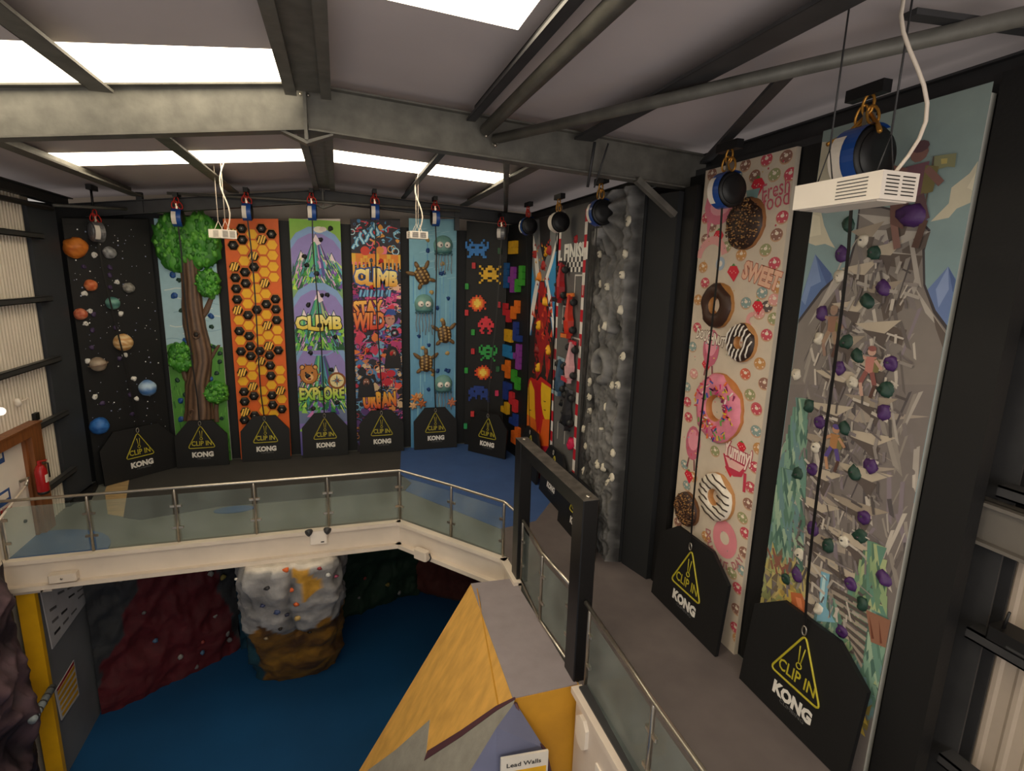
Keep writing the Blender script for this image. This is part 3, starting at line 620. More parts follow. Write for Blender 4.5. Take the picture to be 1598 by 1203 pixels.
# bear head and compass
bx = K(408, 758); pc.disc(bx, .24, '#3a1f10', ry=.27); pc.disc(bx, .215, '#c07a35', ry=.245)
u, v = pc.uv(*bx)
for s_ in (-1, 1): pc.disc((u+s_*.16, v+.2), .07, '#3a1f10', False); pc.disc((u+s_*.16, v+.2), .045, '#e0a45a', False); pc.disc((u+s_*.08, v+.05), .025, '#120a06', False)
pc.disc((u, v-.07), .11, '#e8b878', False, ry=.1); pc.disc((u, v-.03), .04, '#1a0f08', False); pc.disc((u, v-.12), .05, '#8a2f28', False, ry=.03)
for j in range(10): a = 2*pi*j/10; pc.line((u+.2*cos(a), v+.22*sin(a)), (u+.28*cos(a), v+.31*sin(a)), .03, '#a85f22', False)
cx_ = K(533, 785); pc.ring(cx_, .17, .235, '#8a4f1c'); pc.disc(cx_, .18, '#ead9a0'); u, v = pc.uv(*cx_)
for j in range(8): a = pi/4*j; pc.poly([(u+.03*cos(a+pi/2), v+.03*sin(a+pi/2)), (u+(.17 if j % 2 == 0 else .1)*cos(a), v+(.17 if j % 2 == 0 else .1)*sin(a)), (u-.03*cos(a+pi/2), v-.03*sin(a+pi/2))], '#8a3f1c' if j % 2 else '#4a6f8a')
pc.disc(K(452, 110), .13, '#f5efe0', ry=.08); pc.disc(K(470, 108), .09, '#e8d8d0', ry=.06)
pc.finish()
for x, y in ((460, 153), (505, 106), (388, 230), (398, 268), (442, 308), (490, 402), (405, 445), (465, 402), (455, 540), (525, 592), (415, 662), (508, 737), (402, 765), (462, 822), (535, 885), (428, 912)): pc.hold(*K(x, y), .062, '#101318')

# ---- urban graffiti wall
pd = Panel('graffiti wall lettered CLIMB, STAY WILD and URBAN', (.34, 14.9), (1.6, 14.9), (TOP(.34), TOP(1.6)), board=BLACK)
K = crop(530, 320, 3.01); w = pd.W; q = random.Random(11)
pd.rect(0, 0, w, 6.3, '#2a2230')
def spray(v0, v1, n, cols, s0=.04, s1=.16):
    for i in range(n):
        u, v, r = q.uniform(0, w), q.uniform(v0, v1), q.uniform(s0, s1); t = q.random(); c = q.choice(cols)
        if t < .4: pd.poly([(u+r*q.uniform(.5, 1.1)*cos(a*pi/4), v+r*q.uniform(.4, 1.1)*sin(a*pi/4)) for a in range(8)], c)
        elif t < .75:
            a = q.uniform(0, pi); pts = [(u+r*2*j/5*cos(a+j*.5*q.uniform(-1, 1)), v+r*2*j/5*sin(a+.3*j)) for j in range(6)]
            for p_, p2_ in zip(pts, pts[1:]): pd.line(p_, p2_, q.uniform(.015, .04), c, False)
        else: pd.ring((u, v), r*.5, r*.68, c, False, 10)
spray(5.0, 6.25, 90, ['#3f86b8', '#7fc8e8', '#d83a4a', '#e8a03a', '#20202c', '#f07890', '#1a1420', '#bfe4ee'])
for kk in range(7):
    x0, y0 = 70+kk*17, 180-kk*11
    for ww, cc in ((.12, '#0c1a2c'), (.085, '#58a8d8'), (.035, '#c4ecf6')):
        pts = [K(x0+10*sin(j*.9+kk*1.7), y0-30+j*11) for j in range(6)]
        for a, b in zip(pts, pts[1:]): pd.line(a, b, ww, cc)
for j in range(13):
    u = .05+j*.1; L_ = q.uniform(.2, .62); pd.rect(u-.05, 5.2, u+.06, 5.42, '#e8862a' if j % 3 else '#e8b83a'); pd.poly([(u-.03, 5.3), (u+.03, 5.3), (u+.022, 5.3-L_), (u-.022, 5.3-L_)], '#e08a2c' if j % 2 else '#f0b040')
pd.disc(K(120, 215), .12, '#d8402c'); pd.disc(K(190, 212), .1, '#e0903a')
pd.rect(0, 4.5, w, 4.78, '#1c181f')
spray(3.95, 4.6, 90, ['#b02a6a', '#d8488a', '#7a2a8a', '#e87a9a', '#40306a', '#f0c0a0'])
spray(3.5, 3.95, 70, ['#5a9cc8', '#8a4fa8', '#d8709a', '#bcd8e8', '#e8b060', '#2c3a6a'])
spray(2.6, 3.5, 110, ['#d8486a', '#b83a78', '#e07a3a', '#5a4a9a', '#20202c', '#7ab0d0', '#c8385a'])
spray(1.2, 2.6, 230, ['#2a2a38', '#4a7ab0', '#c87a4a', '#d8b890', '#b83050', '#8a5a9a', '#e8c8a0', '#1a1a24', '#5a88b8', '#e85a4a', '#6fa8c8'])
spray(.1, 1.25, 130, ['#c03a4a', '#5a3a7a', '#d8904a', '#2a2a3a', '#4a6aa0', '#d85a9a'])
pd.text('CLIMB', K(172, 342), 1.08, .4, ['#e8a02a', '#fff0a0'], bold=.06, out='#2a4f9a', ow=.07, rot=-.04, wave=.12)
for kk in range(9):
    for ww, cc in ((.09, '#2a4a7a'), (.05, '#7ab8e0')): pd.line(K(95+kk*17, 430), K(102+kk*17+6*sin(kk*2), 398), ww, cc)
pd.text('STAY', K(135, 482), .72, .34, ['#e86a2a', '#f8c05a'], bold=.05, out='#5a1420', ow=.06, rot=.06)
pd.text('WILD', K(138, 545), .8, .4, ['#d83a2a', '#f09a4a'], bold=.05, out='#4a1020', ow=.06, rot=.04, shear=.1)
pd.text('URBAN', K(188, 915), .86, .38, ['#d84a2a', '#f8c040'], bold=.06, out='#3a1428', ow=.06, rot=.05, wave=.1)
# capped face, hooded figures, wheel
u, v = pd.uv(*K(240, 525)); pd.disc((u, v), .2, '#1c2030', False); pd.disc((u-.02, v-.06), .13, '#c08a78', False, ry=.17); pd.poly([(u-.17, v+.02), (u+.15, v+.06), (u+.1, v+.2), (u-.08, v+.22)], '#2f4f9a'); pd.poly([(u-.24, v+.0), (u+.04, v+.02), (u-.05, v+.07)], '#c83a48'); pd.line((u-.07, v-.05), (u-.02, v-.05), .02, '#1a0f10', False); pd.line((u+.03, v-.05), (u+.08, v-.05), .02, '#1a0f10', False)
pd.poly([(u-.14, v+.2), (u+.05, v+.34), (u+.16, v+.24)], '#d83a4a')
pd.ring(K(258, 600), .05, .11, '#16161c'); pd.disc(K(258, 600), .03, '#d0c8c0'); pd.ring(K(225, 590), .05, .08, '#202028')
for x, y, c in ((125, 835, '#16161c'), (250, 700, '#1a1418')):
    u, v = pd.uv(*K(x, y)); pd.poly([(u-.24, v-.4), (u-.2, v-.05), (u-.1, v+.17), (u, v+.23), (u+.1, v+.17), (u+.2, v-.05), (u+.24, v-.4)], c); pd.disc((u, v+.02), .085, '#8a5a48', False, ry=.11); pd.disc((u, v-.05), .06, '#2a1a1a', False, ry=.05)
    for s_ in (-1, 1): pd.disc((u+s_*.035, v+.04), .014, '#f0e8e0', False)
for x, y in ((200, 800), (240, 790), (225, 830)): pd.disc(K(x, y), .13, '#c8283c', ry=.1)
for j in range(6): u, v = pd.uv(*K(200+j*12, 810)); pd.line((u, v), (u, v-.25), .025, '#c8283c', False)
pd.finish()
for x, y in ((195, 262), (130, 685), (200, 815), (90, 760), (245, 695), (118, 590), (150, 385)): pd.hold(*K(x, y), .06, '#c42a2c')
for x, y in ((148, 258), (215, 425), (178, 645), (262, 480)): pd.hold(*K(x, y), .05, '#5c6268')

# ---- sea life wall
pe = Panel('pale blue sea wall with moulded turtles and jellyfish', (1.83, 14.9), (3.12, 14.9), (TOP(1.83), TOP(3.12)), board=mat('pale_blue_board', '#7fb4cc', .6))
K = crop(530, 320, 3.01); w = pe.W
pe.grad(0, 0, w, 6.38, '#5594c4', '#86bccd')
for i in range(46):
    u = rs.uniform(0, w); v0 = rs.uniform(.6, 5); pe.poly([(u, v0), (u+.03, v0), (u+.035, v0+rs.uniform(.6, 1.6)), (u+.005, v0+1.0)], rs.choice(['#6fabcf', '#5f9dc8', '#8cc4d6']))
for i in range(30): v = rs.uniform(4.8, 6.2); u = rs.uniform(0, w-.2); pe.line((u, v), (u+.22, v+.05), .012, '#a4d0dc', False)
pe.finish('printed_water')
def jelly(x, y, n=6, L_=.5):
    u, v = pe.uv(*K(x, y)); t = MB(); t.blob(pe.at(u, v, .0), .27, .2, .27, 3, .03, 18, lin('#74a39b'), 2); t.blob(pe.at(u, v-.16, .02), .25, .16, .07, 4, .1, 16, lin('#4b7f80'), 3)
    o = t.build('jellyfish_hold', SOFT, pe.root, 'teal jellyfish with white googly eyes')
    for s_ in (-1, 1):
        e = MB(); e.lathe(pe.at(u+s_*.1-.01, v+.01, .17), pe.N, [(.085, 0), (.08, .03), (.05, .045)], 14, lin('#efe9df')); e.lathe(pe.at(u+s_*.08-.01, v+.0, .215), pe.N, [(.022, 0), (.02, .006)], 8, lin('#14161a')); e.build('eye', SOFT, o)
    for k in range(n):
        uu = u-.22+.44*k/(n-1); m2 = MB(); m2.blob(pe.at(uu, v-.23, .07), .035, .035, .035, k, .1, 8, lin('#3f6470'))
        m2.tube([pe.at(uu+.012*sin(j*1.4+k), v-.25-L_*(1 if k % 2 else .85)*j/6, .06) for j in range(7)], .012, 5, lin('#8a8f92')); m2.build('tentacle', SOFT, pe.root)
jelly(486, 190, 6, .5); jelly(396, 465, 6, .6); jelly(486, 840, 6, .5)
def turtle(x, y, rot=0):
    u, v = pe.uv(*K(x, y)); A = Vector((cos(rot), 0, sin(rot))); A = pe.U*cos(rot)+Vector((0, 0, sin(rot))); B = -pe.U*sin(rot)+Vector((0, 0, cos(rot))); C_ = pe.at(u, v, .03)
    sh = MB(); sh.blob(C_, .2, .25, .12, 2, .03, 18, lin('#5a3f22'), 2, A, B, pe.N, half=True); 
    for i in range(3):
        for j in range(-2, 3):
            a = (i-1)*.115; b = j*.088+(.04 if i == 1 else 0); h = 1-(a/.2)**2-(b/.25)**2
            if h > .08: sh.lathe(C_+A*a+B*b+pe.N*(.12*math.sqrt(h)-.006), (pe.N+A*a*2+B*b*1.5), [(.04, 0), (.036, .016), (.015, .018)], 6, lin('#b8955c'))
    o = sh.build('turtle_hold', SOFT, pe.root, 'brown patterned turtle')
    for k, (a, b, ang, L_) in enumerate(((-.19, .16, 2.5, .15), (.19, .16, .64, .15), (-.16, -.18, -2.3, .1), (.16, -.18, -.84, .1), (0, .27, pi/2, .1))):
        m2 = MB(); D_ = A*cos(ang)+B*sin(ang); E_ = D_.cross(pe.N); m2.blob(C_+A*a+B*b+D_*L_*.45, L_, .055 if k < 4 else .06, .035, k, .15, 10, lin('#7a5c38'), 2, D_, E_, pe.N); m2.build('flipper' if k < 4 else 'head', SOFT, o)
turtle(388, 333, .5); turtle(492, 607, .1); turtle(405, 742, .0)
for x, y in ((415, 212), (478, 322), (490, 318), (511, 437), (459, 485), (373, 615), (420, 657), (462, 778), (500, 775), (513, 778), (418, 868)): pe.hold(*K(x, y), .058, '#123f7e')
for x, y in ((414, 165), (485, 277), (433, 410), (483, 540), (393, 672), (507, 698), (438, 797)): pe.hold(*K(x, y), .058, '#b89a5e')
def star(x, y, r, col):
    u, v = pe.uv(*K(x, y)); mb = MB()
    for k in range(6):
        a = 2*pi*k/6+.3; D_ = pe.U*cos(a)+Vector((0, 0, sin(a))); mb.tube([pe.at(u, v, .05), pe.at(u, v, .05)+D_*r*.6, pe.at(u, v, .03)+D_*r], .02, 6, lin(col), rr=[.05, .035, .012])
    mb.build('coral_hold', SOFT, pe.root)
for a in ((355, 905, .16, '#d88a4a'), (385, 930, .15, '#b86a3a'), (345, 940, .13, '#e0b080'), (525, 925, .15, '#c87a5a'), (375, 895, .1, '#d8a878')): star(*a)
# ---- pixel creature wall and block wall (two faces of the corner)
pf = Panel('black corner wall with colourful blocky pixel creatures', (3.4, 14.9), (4.42, 14.36), (9.6, 9.5), board=BLACK)
K = crop(710, 320, 2.73)
def pix(x, y, rows, col, wd, ht, name='pixel_creature', pal=None):
    """rows of characters become raised blocks"""
    u, v = pf.uv(*K(x, y)); nr = len(rows); nc = len(rows[0]); su, sv = wd/nc, ht/nr; mb = MB()
    for j, r in enumerate(rows):
        i = 0
        while i < nc:
            ch = r[i]
            if ch in ' .': i += 1; continue
            k = i
            while k < nc and r[k] == ch: k += 1
            a = u-wd/2+i*su; b = u-wd/2+k*su; t = v+ht/2-j*sv
            c = lin(pal[ch]) if pal else lin(col)
            mb.obox(pf.at((a+b)/2, t-sv/2, .02), pf.U*((b-a)/2), Vector((0, 0, sv/2)), pf.N*.022, c); i = k
    mb.build(name, SOFT, pf.root)
CR1 = ['..#......#..', '#..#....#..#', '#.########.#', '###..##..###', '.##########.', '..########..', '..##.##.##..', '.##......##.']
CR2 = ['#...##...#', '.#.####.#.', '..##..##..', '#.######.#', '.########.', '..##..##..', '.#..##..#.', '#........#']
CR3 = ['....##....', '..######..', '.########.', '##.####.##', '##########', '..##..##..', '.##....##.', '..##..##..']
CR4 = ['.#..##..#.', '#.######.#', '#.##..##.#', '##########', '.###..###.', '...####...', '..#.##.#..', '.#......#.']
CR5 = ['...######...', '.##########.', '###.####.###', '############', '.####..####.', '##..#..#..##', '#..........#']
CR6 = ['....a.a...', '..aabbaa..', '.abbccbba.', 'aabccccbaa', '.abccccba.', 'aabbccbba.', '..abbbaa.a', '...aa.a...']
EP = {'a': '#d8451c', 'b': '#f0861c', 'c': '#f8d050'}
pix(95, 186, CR1, '#2a7cc8', .66, .5); pix(150, 297, CR2, '#e8b41c', .62, .5); pix(97, 418, CR6, None, .5, .45, 'pixel_burst', EP)
pix(133, 511, CR3, '#d82c3c', .46, .5); pix(142, 630, CR4, '#2c9a44', .54, .46); pix(121, 712, CR6, None, .5, .42, 'pixel_burst', EP); pix(103, 803, CR5, '#1f3a86', .62, .46)
def bit(p, K_, x, y, wd, ht, col, name='block_hold'):
    u, v = p.uv(*K_(x, y)); MB().obox(p.at(u, v, .03), p.U*(wd/2), Vector((0, 0, ht/2)), p.N*.035, lin(col), bev=.008).build(name, SOFT, p.root)
for x, y, c in ((82, 258, '#c82c34'), (53, 346, '#2c9a3c'), (192, 196, '#1f5a30'), (188, 424, '#a81c2c'), (52, 458, '#c82c34'), (79, 541, '#2c9a3c'), (78, 622, '#c82c34'), (50, 703, '#2c9a3c'), (184, 697, '#1f5a30'), (76, 888, '#d83a3c'), (47, 940, '#2c9a5c'), (180, 800, '#c82c5a')): bit(pf, K, x, y, .1, .16, c)
pf.finish()
pg = Panel('black corner wall with raised coloured brick shapes', (4.43, 14.34), (4.61, 12.92), (9.5, 9.45), board=BLACK)
def blocks(x, y, cells, col, cu=.23, cv=.17):
    u, v = pg.uv(*K(x, y)); mb = MB(); n = len(cells); mu = sum(c[0] for c in cells)/n; mv = sum(c[1] for c in cells)/n
    for a, b in cells: mb.obox(pg.at(u+(a-mu)*cu, v+(b-mv)*cv, .04), pg.U*(cu*.49), Vector((0, 0, cv*.49)), pg.N*.045, lin(col), bev=.012)
    mb.build('brick_shape_hold', SOFT, pg.root)
for a in [(254, 181, [(0, 0), (1, 0), (0, 1), (1, 1)], '#d8a41c'), (225, 300, [(0, 0), (0, 1), (0, 2), (0, 3)], '#1f5a98'), (252, 318, [(0, 0), (0, 1), (0, 2), (0, 3), (-.6, 1.5)], '#8a3a98'), (284, 318, [(0, 0), (0, 1), (1, 1), (1, 2), (1, 3)], '#3a9a2c'),
          (228, 458, [(0, 2), (0, 1), (1, 0), (1, 1)], '#c82c34'), (263, 446, [(0, 0), (0, 1), (1, 1), (1, 2)], '#e0701c'), (235, 556, [(0, 0), (1, 0), (0, 1), (1, 1)], '#d8a41c'), (269, 545, [(0, 1), (0, 0), (1, 0), (0, 2)], '#1f3a86'),
          (232, 625, [(0, 0), (1, 0), (2, 0), (0, 1), (1, 1)], '#2a7cb8'), (275, 645, [(0, 0), (0, 1), (0, 2), (0, 3), (-.7, 1.5)], '#8a3a98'), (227, 697, [(0, 1), (1, 0), (1, 1), (1, 2)], '#e0701c'), (265, 743, [(0, 2), (0, 1), (1, 1), (1, 0)], '#3a9a2c'),
          (225, 785, [(0, 0), (0, 1), (0, 2), (1, 2)], '#1f3a86'), (255, 838, [(0, 2), (0, 1), (1, 1), (1, 0)], '#c82c34'), (222, 866, [(0, 0), (1, 0), (1, 1)], '#d8a41c'), (258, 915, [(0, 0), (1, 0), (1, 1)], '#1f3a86'), (266, 985, [(0, 0), (1, 0), (1, 1), (0, 1), (1, 2)], '#d8641c')]: blocks(*a)
pg.finish()

# ---- volcano wall
pv = Panel('volcano wall with red lava and yellow flames on blue sky', (4.62, 12.86), (4.6, 11.22), (9.5, 9.5), board=BLACK)
K = crop(810, 280, 2.405); w = pv.W; P = lambda pts, c: pv.poly([K(*p) for p in pts], c, True)
pv.rect(0, 0, w, 6.3, '#1c1a1a'); vb = pv.uv(*K(90, 600))[1]; pv.grad(0, vb, w, 5.5, '#1f6fae', '#3f9ad0'); 
P([(30, 60), (160, 60), (160, 200), (110, 330), (95, 385), (60, 385), (30, 220)], '#7d7f80'); P([(75, 120), (120, 140), (115, 250), (95, 320), (80, 250)], '#232022')
P([(80, 120), (60, 60), (125, 60), (110, 180)], '#2a2728')
P([(46, 190), (56, 215), (72, 300), (78, 372), (62, 470), (46, 560), (38, 600), (36, 540), (52, 440), (64, 375), (58, 300)], '#efece6'); P([(152, 190), (142, 215), (120, 300), (98, 372), (108, 440), (124, 540), (128, 590), (134, 560), (122, 450), (108, 375), (128, 310)], '#efece6')
P([(80, 380), (96, 380), (112, 480), (132, 620), (140, 760), (34, 760), (42, 620), (60, 480)], '#241a18')
P([(78, 385), (94, 385), (102, 460), (112, 560), (118, 700), (104, 760), (96, 640), (84, 720), (60, 760), (58, 640), (66, 520)], '#a01c1c')
for i in range(80):
    x = rs.uniform(48, 122); y = rs.uniform(420, 750); P([(x-4, y), (x+rs.uniform(-2, 6), y-rs.uniform(10, 30)), (x+5, y+6)], rs.choice(['#c42a1c', '#5a1414', '#d84a24', '#2a1414', '#8a1a1a']))
for i in range(26):
    x = rs.uniform(60, 118); y = rs.uniform(230, 400); P([(x-3, y), (x, y-9), (x+4, y+3)], rs.choice(['#b0281c', '#8a1c18', '#d8a02c']))
P([(30, 760), (45, 742), (70, 755), (82, 740), (120, 770), (128, 860), (120, 1010), (40, 1010), (24, 900)], '#c41c1a')
P([(28, 800), (44, 752), (58, 790), (62, 900), (40, 960), (24, 900)], '#f0b41c'); P([(85, 760), (122, 785), (124, 880), (108, 930), (90, 880), (80, 820)], '#f0c01c')
P([(30, 880), (60, 900), (80, 960), (76, 1080), (20, 1080)], '#e8701c'); P([(90, 900), (120, 900), (118, 1100), (90, 1060), (80, 960)], '#e8641c'); P([(60, 760), (82, 770), (84, 880), (68, 960), (60, 860)], '#b8141c')
P([(50, 1000), (110, 1000), (110, 1200), (40, 1200)], '#b01430')
for x, y in ((43, 862), (98, 830), (98, 862)): P([(x-6, y), (x+4, y+3), (x+2, y+6), (x-4, y+5)], '#7a4a10')
pv.finish()
for x, y, c in ((100, 275, '#d89a1c'), (75, 368, '#e8861c'), (97, 462, '#e8a81c'), (72, 545, '#e8b01c'), (108, 640, '#e8a81c'), (70, 703, '#e8b01c'), (58, 280, '#a82a24'), (88, 325, '#a82a24'), (112, 268, '#a82a24'), (66, 640, '#7a1a18')): pv.hold(*K(x, y), .1, c)

# ---- race wall
pr_ = Panel('grey racetrack wall with red and white kerbs and a FINISH sign', (4.6, 11.14), (4.57, 9.66), (9.55, 9.55), board=mat('grey_track_board', '#6a6967', .6))
w = pr_.W; pr_.rect(0, 0, w, 6.34, '#656463')
for i in range(26):
    for u0 in (0.0, w-.13): pr_.rect(u0, i*.24, u0+.13, i*.24+.24, '#c4182c' if i % 2 else '#e8e4de')
pr_.text('FINISH', K(212, 270), 1.16, .3, '#f0ede6', bold=.05)
u, v = pr_.uv(*K(209, 319)); pr_.rect(.14, v-.15, w-.14, v+.15, '#ece8e0')
for i in range(12):
    for j in range(3):
        if (i+j) % 2: pr_.rect(.14+i*(w-.28)/12, v-.15+j*.1, .14+(i+1)*(w-.28)/12, v-.05+j*.1, '#3a3a3c')
def lane(x, y, s_=1):
    u, v = pr_.uv(*K(x, y)); pr_.rect(u-.22, v+.17, u+.22, v+.2, '#d8d4cc'); pr_.rect(u-.22, v-.2, u-.19, v+.2, '#d8d4cc'); pr_.rect(u+.19, v-.2, u+.22, v+.2, '#d8d4cc')
lane(225, 395); lane(178, 510); lane(212, 630); lane(158, 950)
pr_.finish('painted_track')
def racecar(x, y, body, acc, L_=.78, rot=0):
    u, v = pr_.uv(*K(x, y)); A = Vector((0, 0, cos(rot)))+pr_.U*sin(rot); B = A.cross(pr_.N); C_ = pr_.at(u, v, .1); N_ = pr_.N
    q = lambda a, b, n: C_+A*a+B*b+N_*n; mb = MB(); b_, a_ = lin(body), lin(acc)
    prof = [(-.40, .09, .07), (-.28, .14, .1), (-.1, .15, .12), (.02, .09, .1), (.2, .055, .07), (.42, .035, .04)]; vs = []
    for a, hw, ht in prof: a *= L_/.84; vs += [q(a, -hw, -.05), q(a, -hw*.8, ht*.6), q(a, 0, ht), q(a, hw*.8, ht*.6), q(a, hw, -.05)]
    fs = [(i*5+k, i*5+(k+1) % 5, (i+1)*5+(k+1) % 5, (i+1)*5+k) for i in range(5) for k in range(5)]+[(0, 1, 2, 3, 4), (25, 26, 27, 28, 29)]
    mb.add(vs, fs, b_); o = mb.build('race_car_hold', SOFT, pr_.root)
    MB().obox(q(.42*L_/.84, 0, -.02), B*.19, A*.035, N_*.012, a_).build('front_wing', SOFT, o); MB().obox(q(-.4*L_/.84, 0, .1), B*.16, A*.04, N_*.012, a_).obox(q(-.4*L_/.84, -.15, .06), B*.01, A*.05, N_*.05, b_).obox(q(-.4*L_/.84, .15, .06), B*.01, A*.05, N_*.05, b_).build('rear_wing', SOFT, o)
    for a in (-.28, .27):
        for s_ in (-1, 1): MB().lathe(q(a*L_/.84, s_*.13, -.02), B*s_, [(.07, 0), (.075, .02), (.075, .07), (.04, .085)], 12, (.015, .015, .016)).build('wheel', SOFT, o)
    MB().blob(q(-.06, 0, .11), .035, .035, .04, 1, 0, 8, (.02, .02, .02)).build('driver_helmet', SOFT, o)
for a in ((172, 385, '#a81c24', '#1a1a1e', .8, .05), (204, 512, '#c4301c', '#d8742c', .85, -.05), (208, 682, '#d8a4a8', '#c42a3c', .8, .05), (168, 738, '#3f5a74', '#9ab0bc', .75, .0), (196, 860, '#1c1c22', '#5a5a60', .8, .03)): racecar(*a)
for x, y, c in ((211, 222, '#b01c28'), (172, 545, '#16161a'), (184, 935, '#16161a'), (158, 905, '#16161a'), (155, 840, '#16161a'), (195, 990, '#d01c50')): pr_.hold(*K(x, y), .07 if c != '#d01c50' else .13, c)

# ---- fossil rock wall
prk = Panel('grey fossil rock wall with moulded bones beside the racetrack wall', (4.6, 9.58), (4.57, 7.64), (9.6, 9.72), board=CHAR)
w = prk.W
FE = []
def fe(x, y): return prk.uv(*K(x, y))
fan = fe(385, 120); bone = (fe(335, 450), fe(388, 560)); horn = fe(350, 700); rib = fe(325, 985); jaw = fe(325, 200)
def seg(u, v, a, b):
    dx, dy = b[0]-a[0], b[1]-a[1]; t = max(0, min(1, ((u-a[0])*dx+(v-a[1])*dy)/(dx*dx+dy*dy))); return hypot(u-a[0]-dx*t, v-a[1]-dy*t), t
def rdisp(u, v):
    e = min(1, u/.9, (w-u)/.08)
    d = .05+.13*(.5+.5*fb((u*1.5, v*1.2, 0)))+.055*rid(u*3.2, v*2.6)+.03*rid(u*7, v*6, 3)
    d += .05*rid(u*2.2+4, v*2.0, 7)+.02*rid(u*13, v*11, 5)
    d -= .16*math.exp(-((u-w*.44-.06*sin(v*2))/.07)**2)
    r = hypot((u-fan[0])/.55, (v-fan[1])/.75)
    if r < 1: a = atan2(v-fan[1], u-fan[0]+.4); d = .16+.14*(1-r)+.05*sin(a*16)
    s_, t = seg(u, v, *bone)
    if s_ < .08: d = max(d, .24+.05*math.sqrt(max(0, 1-(s_/.08)**2)))
    r = hypot(u-horn[0], v-horn[1]); 
    if abs(r-.24) < .09 and (v > horn[1]-.15 or u > horn[0]): d = max(d, .2+.1*math.sqrt(max(0, 1-((r-.24)/.09)**2)))
    if abs(u-rib[0]) < .36 and abs(v-rib[1]) < .3: d = max(d, .16+.09*max(0, sin((u-rib[0])*38+.8*(v-rib[1])*4)))
    r = hypot((u-jaw[0])/.42, (v-jaw[1])/.22)
    if .6 < r < 1.05 and v < jaw[1]+.05: d = max(d, .34)
    return max(.01, d*e)
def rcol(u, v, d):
    g = .02+.85*max(0, d-.07)+.06*fb((u*6, v*6, 1)); g = max(.02, min(.38, g)); return (g, g*.98, g*.97)  # shade painted into the hollows, highlights onto raised stone, following the relief
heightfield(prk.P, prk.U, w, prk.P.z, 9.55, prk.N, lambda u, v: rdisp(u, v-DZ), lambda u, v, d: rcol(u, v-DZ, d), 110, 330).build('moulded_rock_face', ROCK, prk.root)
RHD = [(287, 280), (287, 395), (287, 473), (285, 562), (262, 762), (255, 818), (253, 868), (232, 938), (243, 1000), (225, 1095), (403, 280), (415, 158), (413, 358), (341, 402), (390, 492), (340, 552), (386, 668), (347, 772), (371, 770), (330, 858), (303, 940), (362, 1030), (318, 1082), (295, 1068), (350, 1120), (328, 1138)]
for x, y in RHD:
    u, v = prk.uv(*K(x, y), .2); u = max(.08, min(w-.08, u)); prk.hold(u, v, .07, '#cfc8b6', px_=False, n0=rdisp(u, v)-.01)
prk.finish()

# ---- doughnut wall
pn = Panel('cream doughnut wall printed with little sweets and big moulded doughnuts', (4.9, 6.66), (4.9, 5.08), (9.63, 9.62), group='climbing walls on the deck', board=mat('cream_board', '#cbbfae', .6))
w = pn.W; K6 = crop(1020, 220, 2.862); K7 = crop(1020, 600, 2.734)
pn.rect(0, 0, w, 6.5, '#d2c3b0')
DC = {'b': '#946a5c', 'r': '#c8505f', 'g': '#9a9c70', 't': '#8aa09c', 'o': '#c89258', 'p': '#dc9e98', 'k': '#5a5050', 'd': '#cf6850'}
def mini(K_, x, y, c, r=.1, rot=None):
    u, v = pn.uv(*K_(x, y)); c = DC[c]; rot = random.uniform(0, 3)
    pn.disc((u, v), r, '#c8a080', False, ry=r*.8, a0=rot); pn.disc((u, v+r*.08), r*.92, c, False, ry=r*.7, a0=rot); pn.disc((u, v+.02), r*.3, '#ecdcc8', False, ry=r*.2)
    for i in range(5): a = rot+i*1.3; pn.line((u+r*.6*cos(a), v+r*.45*sin(a)), (u+r*.75*cos(a+.3), v+r*.55*sin(a+.3)), .012, '#f0dcd0', False)
for x, y, c in [(410, 110, 'b'), (592, 72, 'b'), (452, 158, 'b'), (505, 85, 'r'), (235, 345, 'r'), (575, 342, 'r'), (540, 548, 'r'), (505, 868, 'r'), (230, 635, 'r'), (195, 835, 'r'), (180, 1040, 'p'), (410, 1042, 'd'), (540, 152, 'g'), (325, 475, 'g'), (500, 488, 'g'), (430, 1135, 'g'), (550, 420, 'b'), (233, 440, 'b'), (392, 510, 'o'), (485, 680, 't'), (413, 725, 't'), (507, 742, 'k'), (540, 710, 'p'), (555, 655, 'o'), (537, 795, 'g'), (475, 995, 'o'), (495, 1085, 'b'), (175, 920, 't'), (460, 1195, 'r'), (262, 150, 'b'), (612, 150, 'r'), (222, 565, 'o'), (200, 710, 'o'), (472, 770, 'p'), (262, 382, 'b'), (150, 1100, 't'), (375, 160, 't')]: mini(K6, x, y, c)
for x, y, c in [(263, 285, 'g'), (380, 570, 'g'), (412, 45, 'g'), (335, 805, 'g'), (438, 200, 't'), (133, 343, 't'), (142, 432, 't'), (378, 795, 't'), (440, 108, 'r'), (434, 355, 'r'), (415, 440, 'r'), (392, 635, 'r'), (170, 395, 'o'), (405, 510, 'b'), (105, 590, 'b'), (150, 140, 'r'), (388, 718, 'b'), (450, 275, 'o'), (145, 75, 'r'), (225, 650, 'o'), (360, 870, 'r'), (355, 960, 'b'), (350, 1040, 'r'), (360, 1090, 'o')]: mini(K7, x, y, c)
def berry(K_, x, y, s_=1, cone=True):
    u, v = pn.uv(*K_(x, y)); pn.poly([(u-.09*s_, v+.02), (u-.05*s_, v+.08*s_), (u+.05*s_, v+.08*s_), (u+.1*s_, v+.02), (u+.03*s_, v-.09*s_)], '#d8283c'); pn.poly([(u-.04, v+.08*s_), (u, v+.11*s_), (u+.04, v+.08*s_)], '#5a8a4a')
    for i in range(4): pn.disc((u-.05+.035*i, v+.03-.02*(i % 2)), .008, '#f8d0c0', False, n=5)
